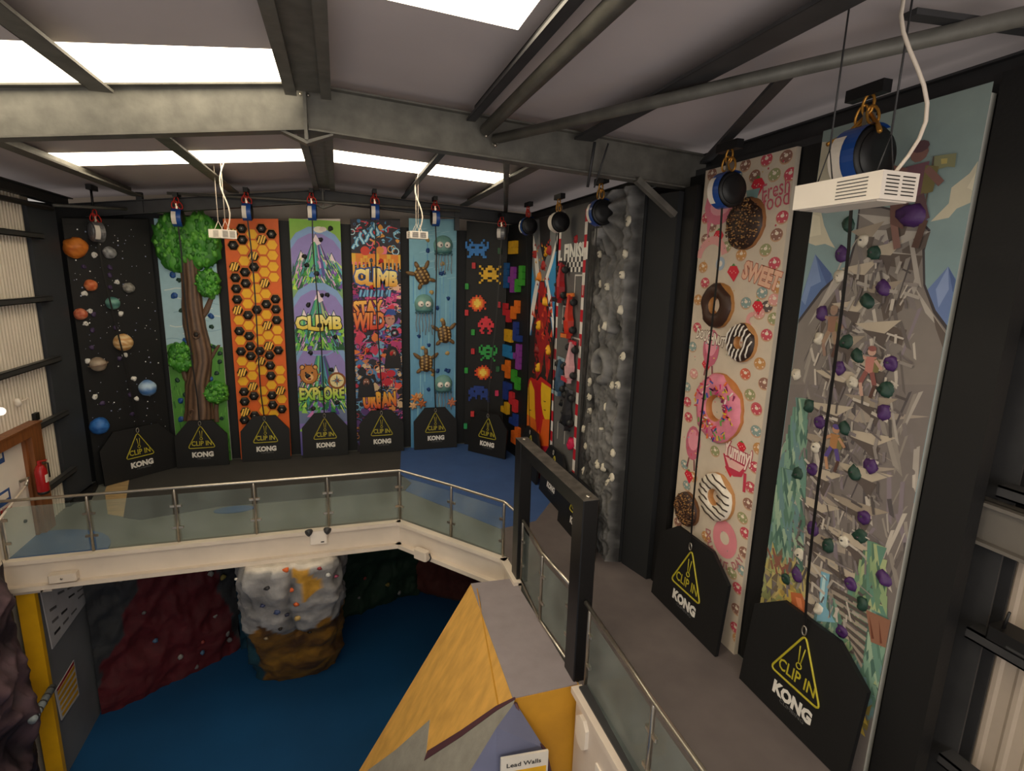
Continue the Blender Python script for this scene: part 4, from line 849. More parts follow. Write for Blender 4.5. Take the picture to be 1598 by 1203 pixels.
for a in ((K6, 465, 205, 1.2), (K6, 290, 430, 1.1), (K6, 355, 592, 1.2), (K6, 465, 745, 1), (K7, 325, 366, 1), (K7, 150, 393, 1.1), (K6, 235, 1005, 1), (K7, 375, 270, .9)): berry(*a)
u, v = pn.uv(*K6(445, 235)); pn.poly([(u-.12, v+.05), (u+.12, v+.05), (u+.08, v-.08), (u-.08, v-.08)], '#7a9a98')
u, v = pn.uv(*K6(300, 285)); pn.disc((u, v), .32, '#d8788c', False, ry=.26); pn.disc((u, v-.02), .2, '#e8a4ac', False, ry=.12); pn.poly([(u-.26, v-.1), (u-.2, v-.45), (u-.14, v-.12)], '#d8788c')
pn.ring(K6(258, 535), .22, .33, '#e0a09c', n=10, a0=.3, a1=pi*.95); pn.disc(K6(300, 548), .09, '#a8b8c8'); pn.disc(K6(300, 548), .04, '#e8dccc')
pn.ring(K6(440, 800), .04, .1, '#e0a09c', n=8, a0=pi*.4, a1=pi*1.5)
for x, y, k_ in ((258, 925, K6), (170, 250, K7)):   # plain pink treats with legs
    u, v = pn.uv(*k_(x, y)); pn.disc((u, v), .17, '#c86a80', False, ry=.26); pn.disc((u, v+.05), .12, '#e898a8', False, ry=.16)
    for i in range(12): a = i*.9; pn.line((u+.11*cos(a), v+.17*sin(a)), (u+.13*cos(a+.2), v+.2*sin(a+.2)), .014, ['#f0d070', '#7ab0c0', '#d83a50'][i % 3], False)
    for s_ in (-1, 1): pn.line((u+s_*.06, v-.24), (u+s_*.09, v-.4), .03, '#8a4a50', False)
pn.text('Fresh', K6(548, 212), .42, .19, '#c4586a', rot=.12); pn.text('food', K6(548, 262), .4, .2, '#c4586a', rot=.12)
for i in range(9): a = 2*pi*i/9; u, v = pn.uv(*K6(548, 238)); pn.disc((u+.33*cos(a), v+.36*sin(a)), .014, '#c4485c', False, n=6)
pn.text('SWEET', K6(482, 600), .62, .2, '#e8b89c', rot=-.24, bold=.05, out='#b8604c', ow=.035)
pn.text('DOUGHNUT', K6(255, 878), .6, .14, '#f0e4d4', rot=-.12, bold=.04, out='#5a4038', ow=.05, wave=.2)
u, v = pn.uv(*K7(350, 325)); pn.poly([(u-.24, v+.03), (u+.22, v), (u+.15, v-.17), (u, v-.22), (u-.15, v-.15)], '#c43a52'); pn.poly([(u-.19, v), (u+.18, v-.02), (u+.1, v-.12), (u-.1, v-.12)], '#e8b8b0'); pn.line((u+.2, v-.1), (u+.22, v-.35), .05, '#c43a52', False)
pn.text('Yummy!', K7(358, 300), .5, .26, '#f0dcd0', rot=-.03, bold=.04, out='#b83a54', ow=.05)
pn.disc(K7(305, 660), .24, '#e08a94', ry=.26, n=20); pn.disc(K7(305, 655), .09, '#d8c8b4')
cu, cv = pn.uv(*K7(305, 660))
for word, a0, st in (('DOUGHNUT DAY', pi*1.05, .24),):
    for i, ch in enumerate(word):
        a = a0+i*st
        if ch != ' ': pn.text(ch, (cu+.34*cos(a), cv+.36*sin(a)), .075, .1, '#b06a70', False, rot=a-pi/2 if st < 0 else a+pi/2, bold=.03)
for i in range(60): pn.disc((rs.uniform(.05, w-.05), rs.uniform(.3, 6.3)), .01, rs.choice(['#d85a6a', '#8a9a8a', '#c8a050']), False, n=5)
pn.finish()
def donut(K_, x, y, ry_px, hole, icing, base='#b8834c', label='', extras=None, nib=0, hole_off=0, hole_n=0):
    cx0, cy0 = K_(x, y); u, v = pn.uv(cx0, cy0); r = (pn.uv(cx0, cy0-ry_px)[1]-pn.uv(cx0, cy0+ry_px)[1])/2; c = pn.at(u, v, 0); ri = r*hole; mb = MB(); n = 40
    def rr(R, k): return R*(1+.015*sin(k*.9+x)+.01*sin(k*2.3+y))
    prof = [(r, 0, 0), (r*1.0, .025, 0), (r*.985, .05, 1), (r*.9, .09, 1)]
    if hole: prof += [((r+ri)/2, .11, 1), (ri*1.15, .085, 1), (ri, .04, 0), (ri, 0, 0)]
    else: prof += [(r*.4, .11, 1), (.01, .105, 1)]
    bites = {6: .10, 22: .07} if nib else {}
    vs = []; fs = []; cols = []
    for j, (R, h, ic) in enumerate(prof):
        for k in range(n):
            f = 1
            if ic and j in (2, 3):
                for b_, d_ in bites.items():
                    if abs(k-b_) <= 2: f = 1-d_*(1.6-abs(k-b_)*.4)
            a = 2*pi*k/n; vs.append(c+pn.U*(rr(R, k)*f*cos(a))+Vector((0, 0, rr(R, k)*f*sin(a)))+pn.N*h)
    for j in range(len(prof)-1):
        for k in range(n): mb.f.append([j*n+k, j*n+(k+1) % n, (j+1)*n+(k+1) % n, (j+1)*n+k]); mb.c.append(lin(icing) if prof[j][2] and prof[j+1][2] else lin(base)); mb.sm.append(True)
    mb.v = [tuple(p) for p in vs]; o = mb.build('doughnut_hold', SOFT, pn.root, label)
    q = random.Random(int(x)); hh = lambda t: .128
    if extras == 'sprinkle':
        cl = ['#d8384c', '#e8c83a', '#4a5ab0', '#e87838', '#f0e0d8', '#6aa050', '#8a2a5a', '#c83a7a']
        for i in range(95):
            a, t = q.uniform(0, 2*pi), q.uniform(ri*1.3, r*.9); b_ = q.uniform(0, pi); p = c+pn.U*(t*cos(a))+Vector((0, 0, t*sin(a)))+pn.N*(.106 if t < r*.75 else .094); d = pn.U*cos(b_)+Vector((0, 0, sin(b_)))
            MB().obox(p, d*.034, d.cross(pn.N)*.009, pn.N*.008, lin(cl[i % 8])).build('sprinkle', SOFT, o)
    if extras == 'nuts':
        mb = MB()
        for i in range(330):
            a, t = q.uniform(0, 2*pi), r*.93*q.random()**.5; p = c+pn.U*(t*cos(a))+Vector((0, 0, t*sin(a)))+pn.N*(.107-.035*(t/r)**4)
            mb.blob(p, .017, .017, .012, i, .3, 5, lin(q.choice(['#8a6238', '#6a4526', '#3a2216', '#a87c48', '#2a1810'])))
        b_ = mb.build('nut_crumbs', SOFT, o); b_['kind'] = 'stuff'
    if extras in ('wstripe', 'dstripe'):
        cl = '#efe6da' if extras == 'wstripe' else '#3a2a20'; ang = 1.25 if extras == 'wstripe' else -.28
        D_ = pn.U*cos(ang)+Vector((0, 0, sin(ang))); E_ = D_.cross(pn.N)
        for i in range(-3, 4):
            off = i*r*.27; half = math.sqrt(max(0, r*r*.86-off*off)); hi = math.sqrt(max(0, (ri*1.15)**2-off*off)) if abs(off) < ri*1.15 else 0
            for s_ in (-1, 1):
                if hi or s_ > 0:
                    a, b_ = (hi*s_, half*s_) if hi else (-half, half)
                    pts = []
                    for k in range(7):
                        t = a+(b_-a)*k/6; R_ = hypot(off, t); h = .113-.045*max(0, (R_/r-.8)/.2)
                        pts.append(c+E_*(off+.006*sin(k*2+i))+D_*t+pn.N*h)
                    MB().tube(pts, .011, 5, lin(cl)).build('icing_stripe', SOFT, o)
donut(K6, 418, 370, 41, 0, '#2f1b12', '#8a5a34', 'dark chocolate doughnut covered in chopped nuts', 'nuts', 1)
donut(K6, 292, 735, 36, .32, '#3a2115', '#a8743e', 'plain chocolate ring doughnut with bites', None, 1)
donut(K6, 402, 900, 31, .3, '#2e1e18', '#b88450', 'dark chocolate doughnut with thin white stripes', 'wstripe', 1)
donut(K7, 281, 100, 55, .33, '#d87f94', '#b8733e', 'big pink doughnut with sprinkles', 'sprinkle', 1)
donut(K7, 276, 478, 38, .3, '#e6dccd', '#b88450', 'white iced doughnut with dark stripes', 'dstripe', 1)
donut(K7, 150, 530, 27, 0, '#3a2218', '#6a4428', 'small chocolate nut doughnut', 'nuts', 0)

# ---- mountain wall (near right)
pm = Panel('tall mountain wall printed with a craggy peak, pines and climbers', (4.9, 4.75), (4.9, 3.19), (9.62, 9.62), board=mat('pale_board', '#b8b8b0', .6))
w = pm.W; A_ = crop(1200, 130, 2.456); B_ = crop(1140, 600, 1.994); q = random.Random(5)
PA = lambda pts, c: pm.poly([A_(*p) for p in pts], c, True); PB = lambda pts, c: pm.poly([B_(*p) for p in pts], c, True)
pm.grad(0, 3.0, w, 6.5, '#7fa6b2', '#8d9c98'); pm.rect(0, 0, w, 3.0, '#6f6a60')
for pts in ([(205, 225), (240, 225), (262, 300), (275, 380), (180, 390), (190, 300)], [(140, 490), (200, 490), (212, 545), (235, 600), (255, 632), (215, 615), (180, 622), (120, 600)], [(855, 290), (800, 300), (770, 345), (700, 400), (690, 460), (620, 530), (690, 515), (720, 480), (790, 450), (850, 430)]): PA(pts, '#cdc5ae')
for pts in ([(850, 320), (800, 330), (760, 400), (800, 420), (850, 400)], [(160, 500), (195, 510), (200, 580), (150, 590)]): PA(pts, '#dcd4bc')
for c, pts in (('#5f78a8', [(100, 900), (178, 655), (240, 730), (300, 900)]), ('#7d93bc', [(178, 655), (200, 760), (160, 780), (140, 850), (125, 830)]), ('#4f6494', [(178, 655), (240, 730), (230, 790), (205, 730)]),
               ('#6a80b0', [(600, 800), (688, 702), (740, 790), (720, 960), (640, 900)]), ('#8c9fc8', [(688, 702), (690, 790), (650, 860), (640, 790)]), ('#4f6494', [(688, 702), (735, 790), (705, 800)])): PA(pts, c)
MT = [(345, 470), (430, 470), (560, 500), (620, 562), (598, 640), (600, 770), (640, 870), (700, 950), (740, 1203), (60, 1203), (95, 930), (200, 790), (300, 700), (330, 600)]
PA(MT, '#3f3a3e'); PA([(350, 480), (430, 478), (555, 510), (610, 566), (588, 640), (592, 775), (630, 880), (690, 960), (730, 1203), (68, 1203), (102, 935), (207, 797), (308, 706), (338, 600)], '#807873')
PB([(178, 0), (645, 0), (590, 300), (480, 1203), (350, 1203), (60, 800), (120, 300)], '#79716e')
light = [(330, 560, 620, 568, 480, 628), (330, 700, 590, 660, 420, 640), (320, 745, 520, 775, 430, 720), (320, 870, 530, 810, 400, 850), (300, 960, 530, 945, 380, 905), (560, 780, 700, 990, 600, 880), (340, 500, 540, 520, 420, 548), (240, 760, 300, 730, 150, 930)]
for a in light: PA([(a[0], a[1]), (a[2], a[3]), (a[4], a[5])], '#b0a8a0'); PA([(a[2], a[3]), (a[4]+30, a[5]+10), (a[4]+40, a[5]+60), (a[2]-20, a[3]+60)], '#5f544e')
for a in ((300, 70, 620, 100, 400, 120), (290, 110, 540, 262, 380, 160), (220, 310, 480, 500, 300, 350), (230, 240, 530, 262, 400, 280), (270, 500, 460, 560, 340, 470)): PB([(a[0], a[1]), (a[2], a[3]), (a[4], a[5])], '#a2968a')
for i in range(420):   # brushed rock facets
    u = q.uniform(.02, w-.02); v = q.uniform(.5, 5.55); lim = .5*w*(1-(v-3.2)/3.0)**.8+.12 if v > 3.2 else w
    if abs(u-w*.52) > lim*.9: continue
    if v < 2.2 and u < .42: continue
    if v < 2.4 and u > w-.42: continue
    d = 1 if q.random() < .5 else -1; L_ = q.uniform(.12, .5); t = q.uniform(.012, .045); s_ = q.uniform(.1, .6)*d
    pm.poly([(u, v), (u+t, v+.02), (u+t+s_*L_, v-L_), (u+s_*L_*.8, v-L_*.9)], q.choice(['#aaa29a', '#8f8780', '#68605e', '#bdb4aa', '#565052', '#7c7473', '#989088', '#857a82']))
for i in range(26):
    v = 5.4-i*.18; u = w*.5+.25*(1 if i % 2 else -1)*min(1, .4+i*.05); L_ = .3+.02*i
    pm.poly([(u-L_*.6, v+.05), (u+L_*.55, v+.12), (u+L_*.1, v-.06)], '#b9ac9a' if i % 3 else '#9c8f80'); pm.poly([(u-L_*.4, v), (u+L_*.3, v-.02), (u+L_*.2, v-.2), (u+.02, v-.1)], '#5c524e')
def pine(u, v0, v1, hw, cols):
    n = int((v1-v0)/.11)
    for j in range(n):
        f = j/n; v = v0+(v1-v0)*f; h = hw*(1-f)**.8+.02
        for k in range(7):
            a = -1+k/3; pm.poly([(u+a*h*.8-.05, v+.02), (u+a*h*.8+.05, v+.04), (u+a*h*1.15+q.uniform(-.02, .02), v-.15-q.uniform(0, .05))], cols[(j+k+q.randrange(2)) % len(cols)])
PC = ['#5b7d6d', '#7d9e8a', '#4c6c62', '#9bb39a', '#6a8f80', '#6a8a8c']
pine(.20, 1.75, 3.75, .30, PC); pine(.12, 1.6, 2.9, .24, PC); pine(w-.26, .95, 2.55, .34, ['#6a8a6e', '#8fa67a', '#55735f', '#a6b284', '#628a78']); pine(w-.62, .9, 1.75, .26, PC); pine(w-.12, .8, 1.9, .2, PC)
# undergrowth, fall, cracks
for i in range(150): u, v = q.uniform(0, .62), q.uniform(.35, 1.72); pm.poly([(u-.05, v), (u+.05, v), (u+q.uniform(-.06, .06), v+.16)], q.choice(['#9c9f68', '#b5a866', '#83885a', '#bfae72', '#6f6250', '#a8996a', '#8a7e58']))
for i in range(36): u, v = q.uniform(.28, .5), q.uniform(1.1, 1.5); pm.disc((u, v), q.uniform(.03, .06), q.choice(['#c0a656', '#cdb666', '#a48c4c']), False, n=7)
for i in range(20): u, v = .08+q.uniform(0, .3), q.uniform(1.5, 1.72); pm.line((u, v), (u+q.uniform(-.1, .1), v+.1), .03, '#8a5a4c', False)
PB([(190, 645), (225, 650), (240, 690), (230, 735), (195, 700)], '#b8663c'); PB([(205, 660), (222, 665), (228, 700), (212, 690)], '#d8845a')
PB([(285, 580), (312, 590), (300, 690), (330, 740), (270, 735), (278, 680)], '#7fb0c4'); PB([(292, 590), (300, 595), (292, 680), (280, 670)], '#b8d8dc')
for i in range(14): PB([(310+i*6, 620+i*16), (440-i*2, 690+i*14), (436-i*2, 700+i*14), (312+i*6, 632+i*16)], '#a09488' if i % 2 else '#5a504c')
PB([(425, 700), (505, 735), (490, 820), (440, 800)], '#8f6450'); PB([(435, 715), (450, 790), (442, 790)], '#6a3c2c'); PB([(465, 730), (475, 805), (468, 805)], '#6a3c2c')
for i in range(50): u, v = w-.62+q.uniform(0, .55), q.uniform(.42, .75); pm.poly([(u-.04, v), (u+.04, v), (u+q.uniform(-.05, .05), v+.14)], q.choice(['#b89a3c', '#c8ac4c', '#8a7a3c']))
for i in range(260):
    u, v = q.uniform(.3, w-.3), q.uniform(1.5, 5.2); lim = .5*w*(1-(v-3.2)/3.0)**.8+.05 if v > 3.2 else w*.42
    if abs(u-w*.52) > lim*.85: continue
    L_ = q.uniform(.05, .2); a = q.uniform(-.5, .2) if i % 2 else q.uniform(1.1, 2.0); pm.line((u, v), (u+L_*cos(a), v-L_*abs(sin(a))), q.uniform(.012, .035), q.choice(['#8f8782', '#a8a098', '#6a6262', '#7e7678', '#c2b9ae', '#57504f']), False)
# flag and printed climbers
PA([(585, 555), (635, 280), (641, 282), (591, 560)], '#5a5048'); PA([(640, 280), (725, 268), (718, 322), (690, 320), (636, 335)], '#8a8a68'); PA([(665, 290), (690, 288), (688, 308), (666, 310)], '#b8a868')
def climber(K_, x, y, s_, c1, c2, c3='#b88a74', arm=1):
    u, v = pm.uv(*K_(x, y)); pm.disc((u, v+.2*s_), .055*s_, c3, False, n=10); pm.disc((u, v+.235*s_), .055*s_, c2, False, ry=.035*s_, n=10)
    pm.poly([(u-.07*s_, v+.13*s_), (u+.07*s_, v+.14*s_), (u+.06*s_, v-.06*s_), (u-.05*s_, v-.06*s_)], c1); pm.poly([(u+.05*s_, v+.12*s_), (u+.13*s_, v+.1*s_), (u+.12*s_, v-.04*s_), (u+.05*s_, v-.05*s_)], '#7a7048')
    pm.line((u-.06*s_, v+.1*s_), (u-.17*s_, v+.02*s_+.12*arm*s_), .04*s_, c3, False); pm.line((u+.06*s_, v+.1*s_), (u+.16*s_, v+.0*s_), .04*s_, c3, False)
    pm.line((u-.03*s_, v-.05*s_), (u-.09*s_, v-.2*s_), .06*s_, c2, False); pm.line((u-.09*s_, v-.2*s_), (u-.04*s_, v-.36*s_), .045*s_, c3, False); pm.line((u+.04*s_, v-.05*s_), (u+.1*s_, v-.2*s_), .06*s_, c2, False); pm.line((u+.1*s_, v-.2*s_), (u+.07*s_, v-.36*s_), .045*s_, '#5a4038', False)
climber(A_, 560, 400, 1.45, '#75505a', '#5f454a', '#86625a'); climber(A_, 245, 935, .85, '#8f6a58', '#9a806c', '#94786a'); climber(A_, 390, 1090, .8, '#b87a70', '#8a5450', '#c09a8a'); climber(B_, 325, 185, .8, '#a8784c', '#5a4a8a', '#b88a6a', 0)
PA([(470, 460), (520, 450), (520, 560), (470, 540)], '#6a4a44')
pm.finish()
for x, y in ((272, 652), (432, 790), (195, 885), (265, 1090), (458, 1070)): pm.hold(*A_(x, y), .075, '#43215a', d=.06)
pm.hold(*A_(535, 512), .16, '#43215a', ry=.09, kind=1, d=.08)
for x, y in ((297, 545), (395, 648), (370, 840), (290, 995), (335, 1050), (440, 1180)): pm.hold(*A_(x, y), .072, '#16382c', d=.06)
for x, y in ((353, 600), (265, 738), (183, 980), (315, 1145), (100, 1115)): pm.hold(*A_(x, y), .065, '#c8bfae', d=.05)
for x, y in ((470, 90), (272, 115), (250, 260), (433, 253), (410, 410), (252, 445), (203, 590), (368, 618), (472, 607), (343, 765)): pm.hold(*B_(x, y), .075, '#43215a', d=.06)
for x, y in ((478, 18), (238, 68), (350, 140), (205, 280), (380, 272), (300, 498), (398, 475), (168, 602), (405, 685)): pm.hold(*B_(x, y), .07, '#16382c', d=.06)
for x, y in ((260, 193), (347, 485), (210, 530), (267, 700)): pm.hold(*B_(x, y), .065, '#d0c8b8', d=.05)

# ------------------------------------------------------------------ belay gates (boards in front of each wall)
YEL = mat('yellow_print', '#b8ac2c', .5); WPR = mat('white_print', '#e4e0da', .5); GREY = mat('grey_print', '#6a6a6c', .5)
def gate(p, label, top=1.2, sh=.82, cham=.32, u0=.06, u1=None, off0=.20, off1=.09, tri=1.0, uc=None):
    u1 = u1 if u1 is not None else p.W-.0; wd = u1-u0; uc = uc if uc is not None else (u0+u1)/2
    t = thing('belay_gate', label, 'board', p.at(uc, 0, off0+.1), 'CLIP IN boards in front of the climbing walls')
    lean = lambda u, v, n=0: p.at(u, v, off0+(off1-off0)*(v/1.2)+n)
    nrm = (p.N-Vector((0, 0, (off1-off0)/1.2))*-1).normalized()
    pts = [(u0, .02), (u1, .02), (u1, sh), (u1-cham, top), (u0+cham, top), (u0, sh)]
    MB().prism([lean(a, b, .0) for a, b in pts], p.N*.05).build('board', BLACK, t)
    n1 = .054
    # rounded triangle outline
    h = .58*tri; b = .31*tri; vb = .50; cs = [(uc-b, vb), (uc+b, vb), (uc, vb+h)]; out = []
    for i in range(3):
        c0, pv_, nx_ = cs[i], cs[i-1], cs[(i+1) % 3]; r = .07*tri
        for e in range(5):
            f = e/4; a = Vector(pv_)-Vector(c0); a.normalize(); c_ = Vector(nx_)-Vector(c0); c_.normalize(); A0 = Vector(c0)+a*r; C0 = Vector(c0)+c_*r
            out.append(A0*(1-f)**2+Vector(c0)*2*f*(1-f)+C0*f*f)
    path = [lean(v_.x, v_.y, n1) for v_ in out]; path.append(path[0]); path.append(path[1])
    MB().tube(path, .011*tri, 5, caps=False).build('triangle_outline', YEL, t)
    def txt(s_, c, wd_, ht_, m_, name, bold=0):
        vs, fs, tw, th = text_polys(s_, bold); mb = MB(); mb.add([lean(c[0]+x/tw*wd_, c[1]+y/th*ht_, n1-.002) for x, y in vs], fs); return mb.build(name, m_, t)
    txt('CLIP IN', (uc, vb+.12*tri), .44*tri, .12*tri, YEL, 'clip_in_lettering', .015)
    vm = vb+.3*tri
    MB().tube([lean(uc-.03*tri, vm+.14*tri, n1), lean(uc-.012*tri, vm-.03*tri, n1)], .007, 5).tube([lean(uc+.03*tri, vm+.14*tri, n1), lean(uc+.012*tri, vm-.03*tri, n1)], .007, 5).tube([lean(uc+.03*tri*cos(a), vm-.06*tri+.03*tri*sin(a), n1) for a in [2*pi*i/10 for i in range(11)]], .007, 5).build('hook_symbol', YEL, t)
    txt('KONG', (uc+.01, .33), .46*tri, .12*tri, WPR, 'maker_lettering', .06); txt('CLIMBING', (uc+.03, .225), .3*tri, .035*tri, GREY, 'small_lettering')
    t['_apex'] = 0
    ap = lean(uc, vb+h+.02, .09)
    del t['_apex']
    return ap
GT = [(pa, 'black CLIP IN board in front of the space wall'), (pb, 'black CLIP IN board in front of the tree wall'), (ph_, 'black CLIP IN board in front of the honeycomb wall'), (pc, 'black CLIP IN board in front of the cartoon mountains wall'),
      (pd, 'black CLIP IN board in front of the graffiti wall'), (pe, 'black CLIP IN board in front of the sea wall')]
AP = {}
for p, l in GT: AP[p] = gate(p, l, **(dict(off0=.32, off1=.27) if p is pb else {}))
pcn = Panel.__new__(Panel); pcn.P = Vector((3.55, 14.42, DZ)); d = Vector((4.36, 13.45, DZ))-pcn.P; pcn.W = d.length; pcn.U = d.normalized(); pcn.N = Vector((pcn.U.y, -pcn.U.x, 0))
AP[pf] = gate(pcn, 'black CLIP IN board across the corner below the pixel creatures', u0=0, cham=.3)
AP[pv] = gate(pv, 'black CLIP IN board in front of the volcano wall', u0=.1, u1=1.5)
AP[pr_] = gate(pr_, 'black CLIP IN board in front of the racetrack wall', u0=.02, u1=1.4)
AP[prk] = gate(prk, 'black CLIP IN board in front of the fossil rock wall', u0=.15, u1=1.8, off0=.42, off1=.34)
AP[pn] = gate(pn, 'black CLIP IN board in front of the doughnut wall', u0=0, u1=1.56, top=1.33, sh=1.05, cham=.38, tri=1.12, off0=.24, off1=.15)
AP[pm] = gate(pm, 'black CLIP IN board in front of the mountain wall, nearest the camera', u0=.06, u1=1.56, top=1.33, sh=1.05, cham=.38, tri=1.12)

# ------------------------------------------------------------------ auto belays with webbing
BLUE = mat('blue_plastic', '#1c4a98', .35); GOLD = mat('gold_anodised', '#b8843a', .35, .7); REDM = mat('red_anodised', '#c42a1c', .35, .3); SILV = mat('silver_plate', '#8a8a8c', .4, .5, var=.3, scale=20); DBLUE = mat('navy_plastic', '#16283f', .4)
def belay(label, c, apex, carab=REDM, style='blue', r=.2, zrail=9.72, X=Vector((1, 0, 0)), N=Vector((0, -1, 0))):
    c = Vector(c); t = thing('auto_belay', label, 'auto belay', c, 'auto belays above the climbing walls'); hw = .1 if r < .22 else .13
    side = {'blue': RUBBER, 'silver': SILV, 'white': RUBBER}[style]
    MB().lathe(c-X*hw, X, [(r*.5, 0), (r*.9, .0), (r, .03), (r, 2*hw-.03), (r*.9, 2*hw), (r*.5, 2*hw)], 28).build('drum_housing', side, t)
    for s_ in (-1, 1): MB().lathe(c+X*(s_*(hw-.002)), X*s_, [(r*.82, 0), (r*.8, .014), (r*.3, .018)], 28).build('side_cover', RUBBER if style != 'silver' else SILV, t)
    b = MB(); n = 18
    for k in range(n):   # coloured shell round the front
        a0 = -pi*.15+k*pi*1.1/n; a1 = a0+pi*1.1/n
        P4 = [c+X*(s_*hw*.96)+N*((r+.012)*sin(a))+Vector((0, 0, (r+.012)*cos(a))) for s_ in (-1, 1) for a in (a0, a1)]
        b.add(P4, [(0, 1, 3, 2)])
    b.build('front_shell', {'blue': BLUE, 'silver': SILV, 'white': WHITE}[style], t)
    w_ = MB(); 
    for k in range(8):
        a0 = pi*.3+k*pi*.45/8; a1 = a0+pi*.45/8
        w_.add([c+X*x_+N*((r+.02)*sin(a))+Vector((0, 0, (r+.02)*cos(a))) for x_ in (-hw*.93, hw*.0) for a in (a0, a1)], [(0, 1, 3, 2)])
    w_.build('white_label', WHITE, t)
    top = c+Vector((0, 0, r))
    MB().obox(top+Vector((0, 0, .05)), X*.02, N*.05, (0, 0, .07)).build('lifting_eye', INOX, t)
    for k, (dx, dz, tl) in enumerate(((-.05, .1, .3), (.06, .08, -.4), (.0, .18, .1))):
        cc = top+X*dx+N*.03+Vector((0, 0, dz)); A = X*sin(tl)+Vector((0, 0, cos(tl))); B = (X*cos(tl)-N*.3-Vector((0, 0, sin(tl)))).normalized()
        MB().tube([cc+A*(.085*cos(a))+B*(.045*sin(a)) for a in [2*pi*i/14 for i in range(15)]], .013, 6).build('carabiner', carab, t)
    zz = max(top.z+.3, zrail); MB().tube([top+Vector((0, 0, .24)), (c.x, c.y, zz)], .025, 6).obox((c.x, c.y+.05, zz), (.05, 0, 0), (0, .18, 0), (0, 0, .05)).build('hanger', RUBBER, t)
    if r > .21:
        for s_ in (-1, 1): MB().tube([top+Vector((0, 0, .12)), top+X*(s_*r*.55)+N*.05-Vector((0, 0, .02)), c+X*(s_*r*1.0+.06)+N*(r*.9)+Vector((0, 0, r*.5))], .02, 6).build('hanger_arm', carab, t)
    # webbing strap
    s0 = c+N*(r*.3)-Vector((0, 0, r*.9)); e0 = Vector(apex)+Vector((0, 0, .1)); mb = MB(); pr0 = None; wv = X; nn = wv.cross(Vector((0, 0, 1)))
    for i in range(9):
        f = i/8; p_ = s0.lerp(e0, f)+wv*(.03*sin(f*5+c.x*3))*(1 if 0 < i < 8 else 0)
        q_ = [p_-wv*.016-nn*.003, p_+wv*.016-nn*.003, p_+wv*.016+nn*.003, p_-wv*.016+nn*.003]; o_ = len(mb.v); mb.v += [tuple(x) for x in q_]
        if i:
            for k in range(4): mb.f.append([o_-4+k, o_-4+(k+1) % 4, o_+(k+1) % 4, o_+k]); mb.c.append(None); mb.sm.append(False)
    mb.build('webbing', RUBBER, t)
    MB().tube([e0+Vector((0, 0, -.06))+wv*(.028*sin(a))+Vector((0, 0, .055*cos(a))) for a in [2*pi*i/12 for i in range(13)]], .009, 6).build('clip_carabiner', INOX, t)
belay('dark silver auto belay hanging before the space wall', gy(150, 362, 14.0), AP[pa], REDM, 'silver', X=pa.U, N=pa.N)
for px_, py_, p, nm in ((278, 340, pb, 'tree wall'), (386, 331, ph_, 'honeycomb wall'), (487, 331, pc, 'cartoon mountains wall'), (585, 331, pd, 'graffiti wall'), (679, 341, pe, 'sea wall')):
    belay('blue and white auto belay with red carabiners above the %s' % nm, gy(px_, py_, 14.35), AP[p], REDM, 'blue', .19)
belay('dark silver auto belay hanging above the pixel creature corner', gy(783, 364, 14.0), AP[pf], REDM, 'silver', .16, 9.6, pf.U, pf.N)
belay('navy auto belay with red carabiners above the volcano wall', gx(825, 353, 4.35), AP[pv], REDM, 'blue', .2, 9.65, pv.U, pv.N)
belay('black and white auto belay with gold carabiners above the racetrack wall', gx(873, 347, 4.3), AP[pr_], GOLD, 'white', .2, 9.65, pr_.U, pr_.N)
belay('navy and blue auto belay with gold carabiners before the fossil rock wall', gx(938, 332, 4.2), AP[prk], GOLD, 'blue', .21, 9.65, prk.U, prk.N)
belay('navy and blue auto belay hanging over the doughnut wall', gx(1136, 297, 4.5), AP[pn], GOLD, 'blue', .205, 9.6, pn.U, pn.N)
belay('large blue and black auto belay partly behind the big light fitting', gx(1347, 246, 4.45), AP[pm], GOLD, 'blue', .25, 9.68, pm.U, pm.N)
# ------------------------------------------------------------------ left doorway side
t = thing('door_surround', 'varnished timber door surround on the left side of the deck', 'door frame', (-5.5, 11.3, DZ))
MB().box((-5.52, 11.35, DZ), (-5.34, 11.7, 5.25)).build('jamb', WOOD, t); MB().box((-5.52, 9.0, 5.07), (-5.34, 11.35, 5.25)).build('header', WOOD, t); MB().box((-5.5, 11.28, DZ), (-5.42, 11.35, 5.07)).build('stop_bead', WOOD, t); MB().box((-5.52, 9.0, 5.25), (-5.32, 11.72, 5.28)).build('top_board', WOOD, t)
t = thing('white_door', 'white door with blue notices standing inside the timber surround', 'door', (-5.62, 10.3, DZ))
MB().box((-5.52, 9.2, DZ+.01), (-5.47, 11.27, 5.06)).build('door_leaf', WHITE, t)
for z in (4.95, 4.25):
    n_ = MB().box((-5.468, 10.3, z-.12), (-5.46, 10.72, z+.12)).build('notice', mat('blue_notice', '#2c4f8a', .5), t); MB().box((-5.459, 10.36, z-.03), (-5.455, 10.66, z+.08)).build('white_print_block', WHITE, n_)
MB().box((-5.468, 10.3, 4.02), (-5.46, 10.7, 4.08)).build('red_strip', RED, t)
MB().tube([(-5.46, 11.05, 4.35), (-5.34, 11.05, 4.4), (-5.34, 10.95, 4.3)], .03, 8).build('closer_arm', INOX, t); MB().tube([(-5.35, 11.0, 4.3), (-5.32, 9.8, 4.0)], .02, 6).build('push_bar', CREAM, t); MB().lathe((-5.47, 11.0, 3.62), (1, 0, 0), [(.03, 0), (.03, .03), (.01, .04)], 10).build('lock', RUBBER, t)
e = gx(64, 740, -5.26); e.z = 4.33; t = thing('fire_extinguisher', 'red fire extinguisher hung on the white cladding beside the timber surround', 'fire extinguisher', (e.x, e.y, e.z-.3))
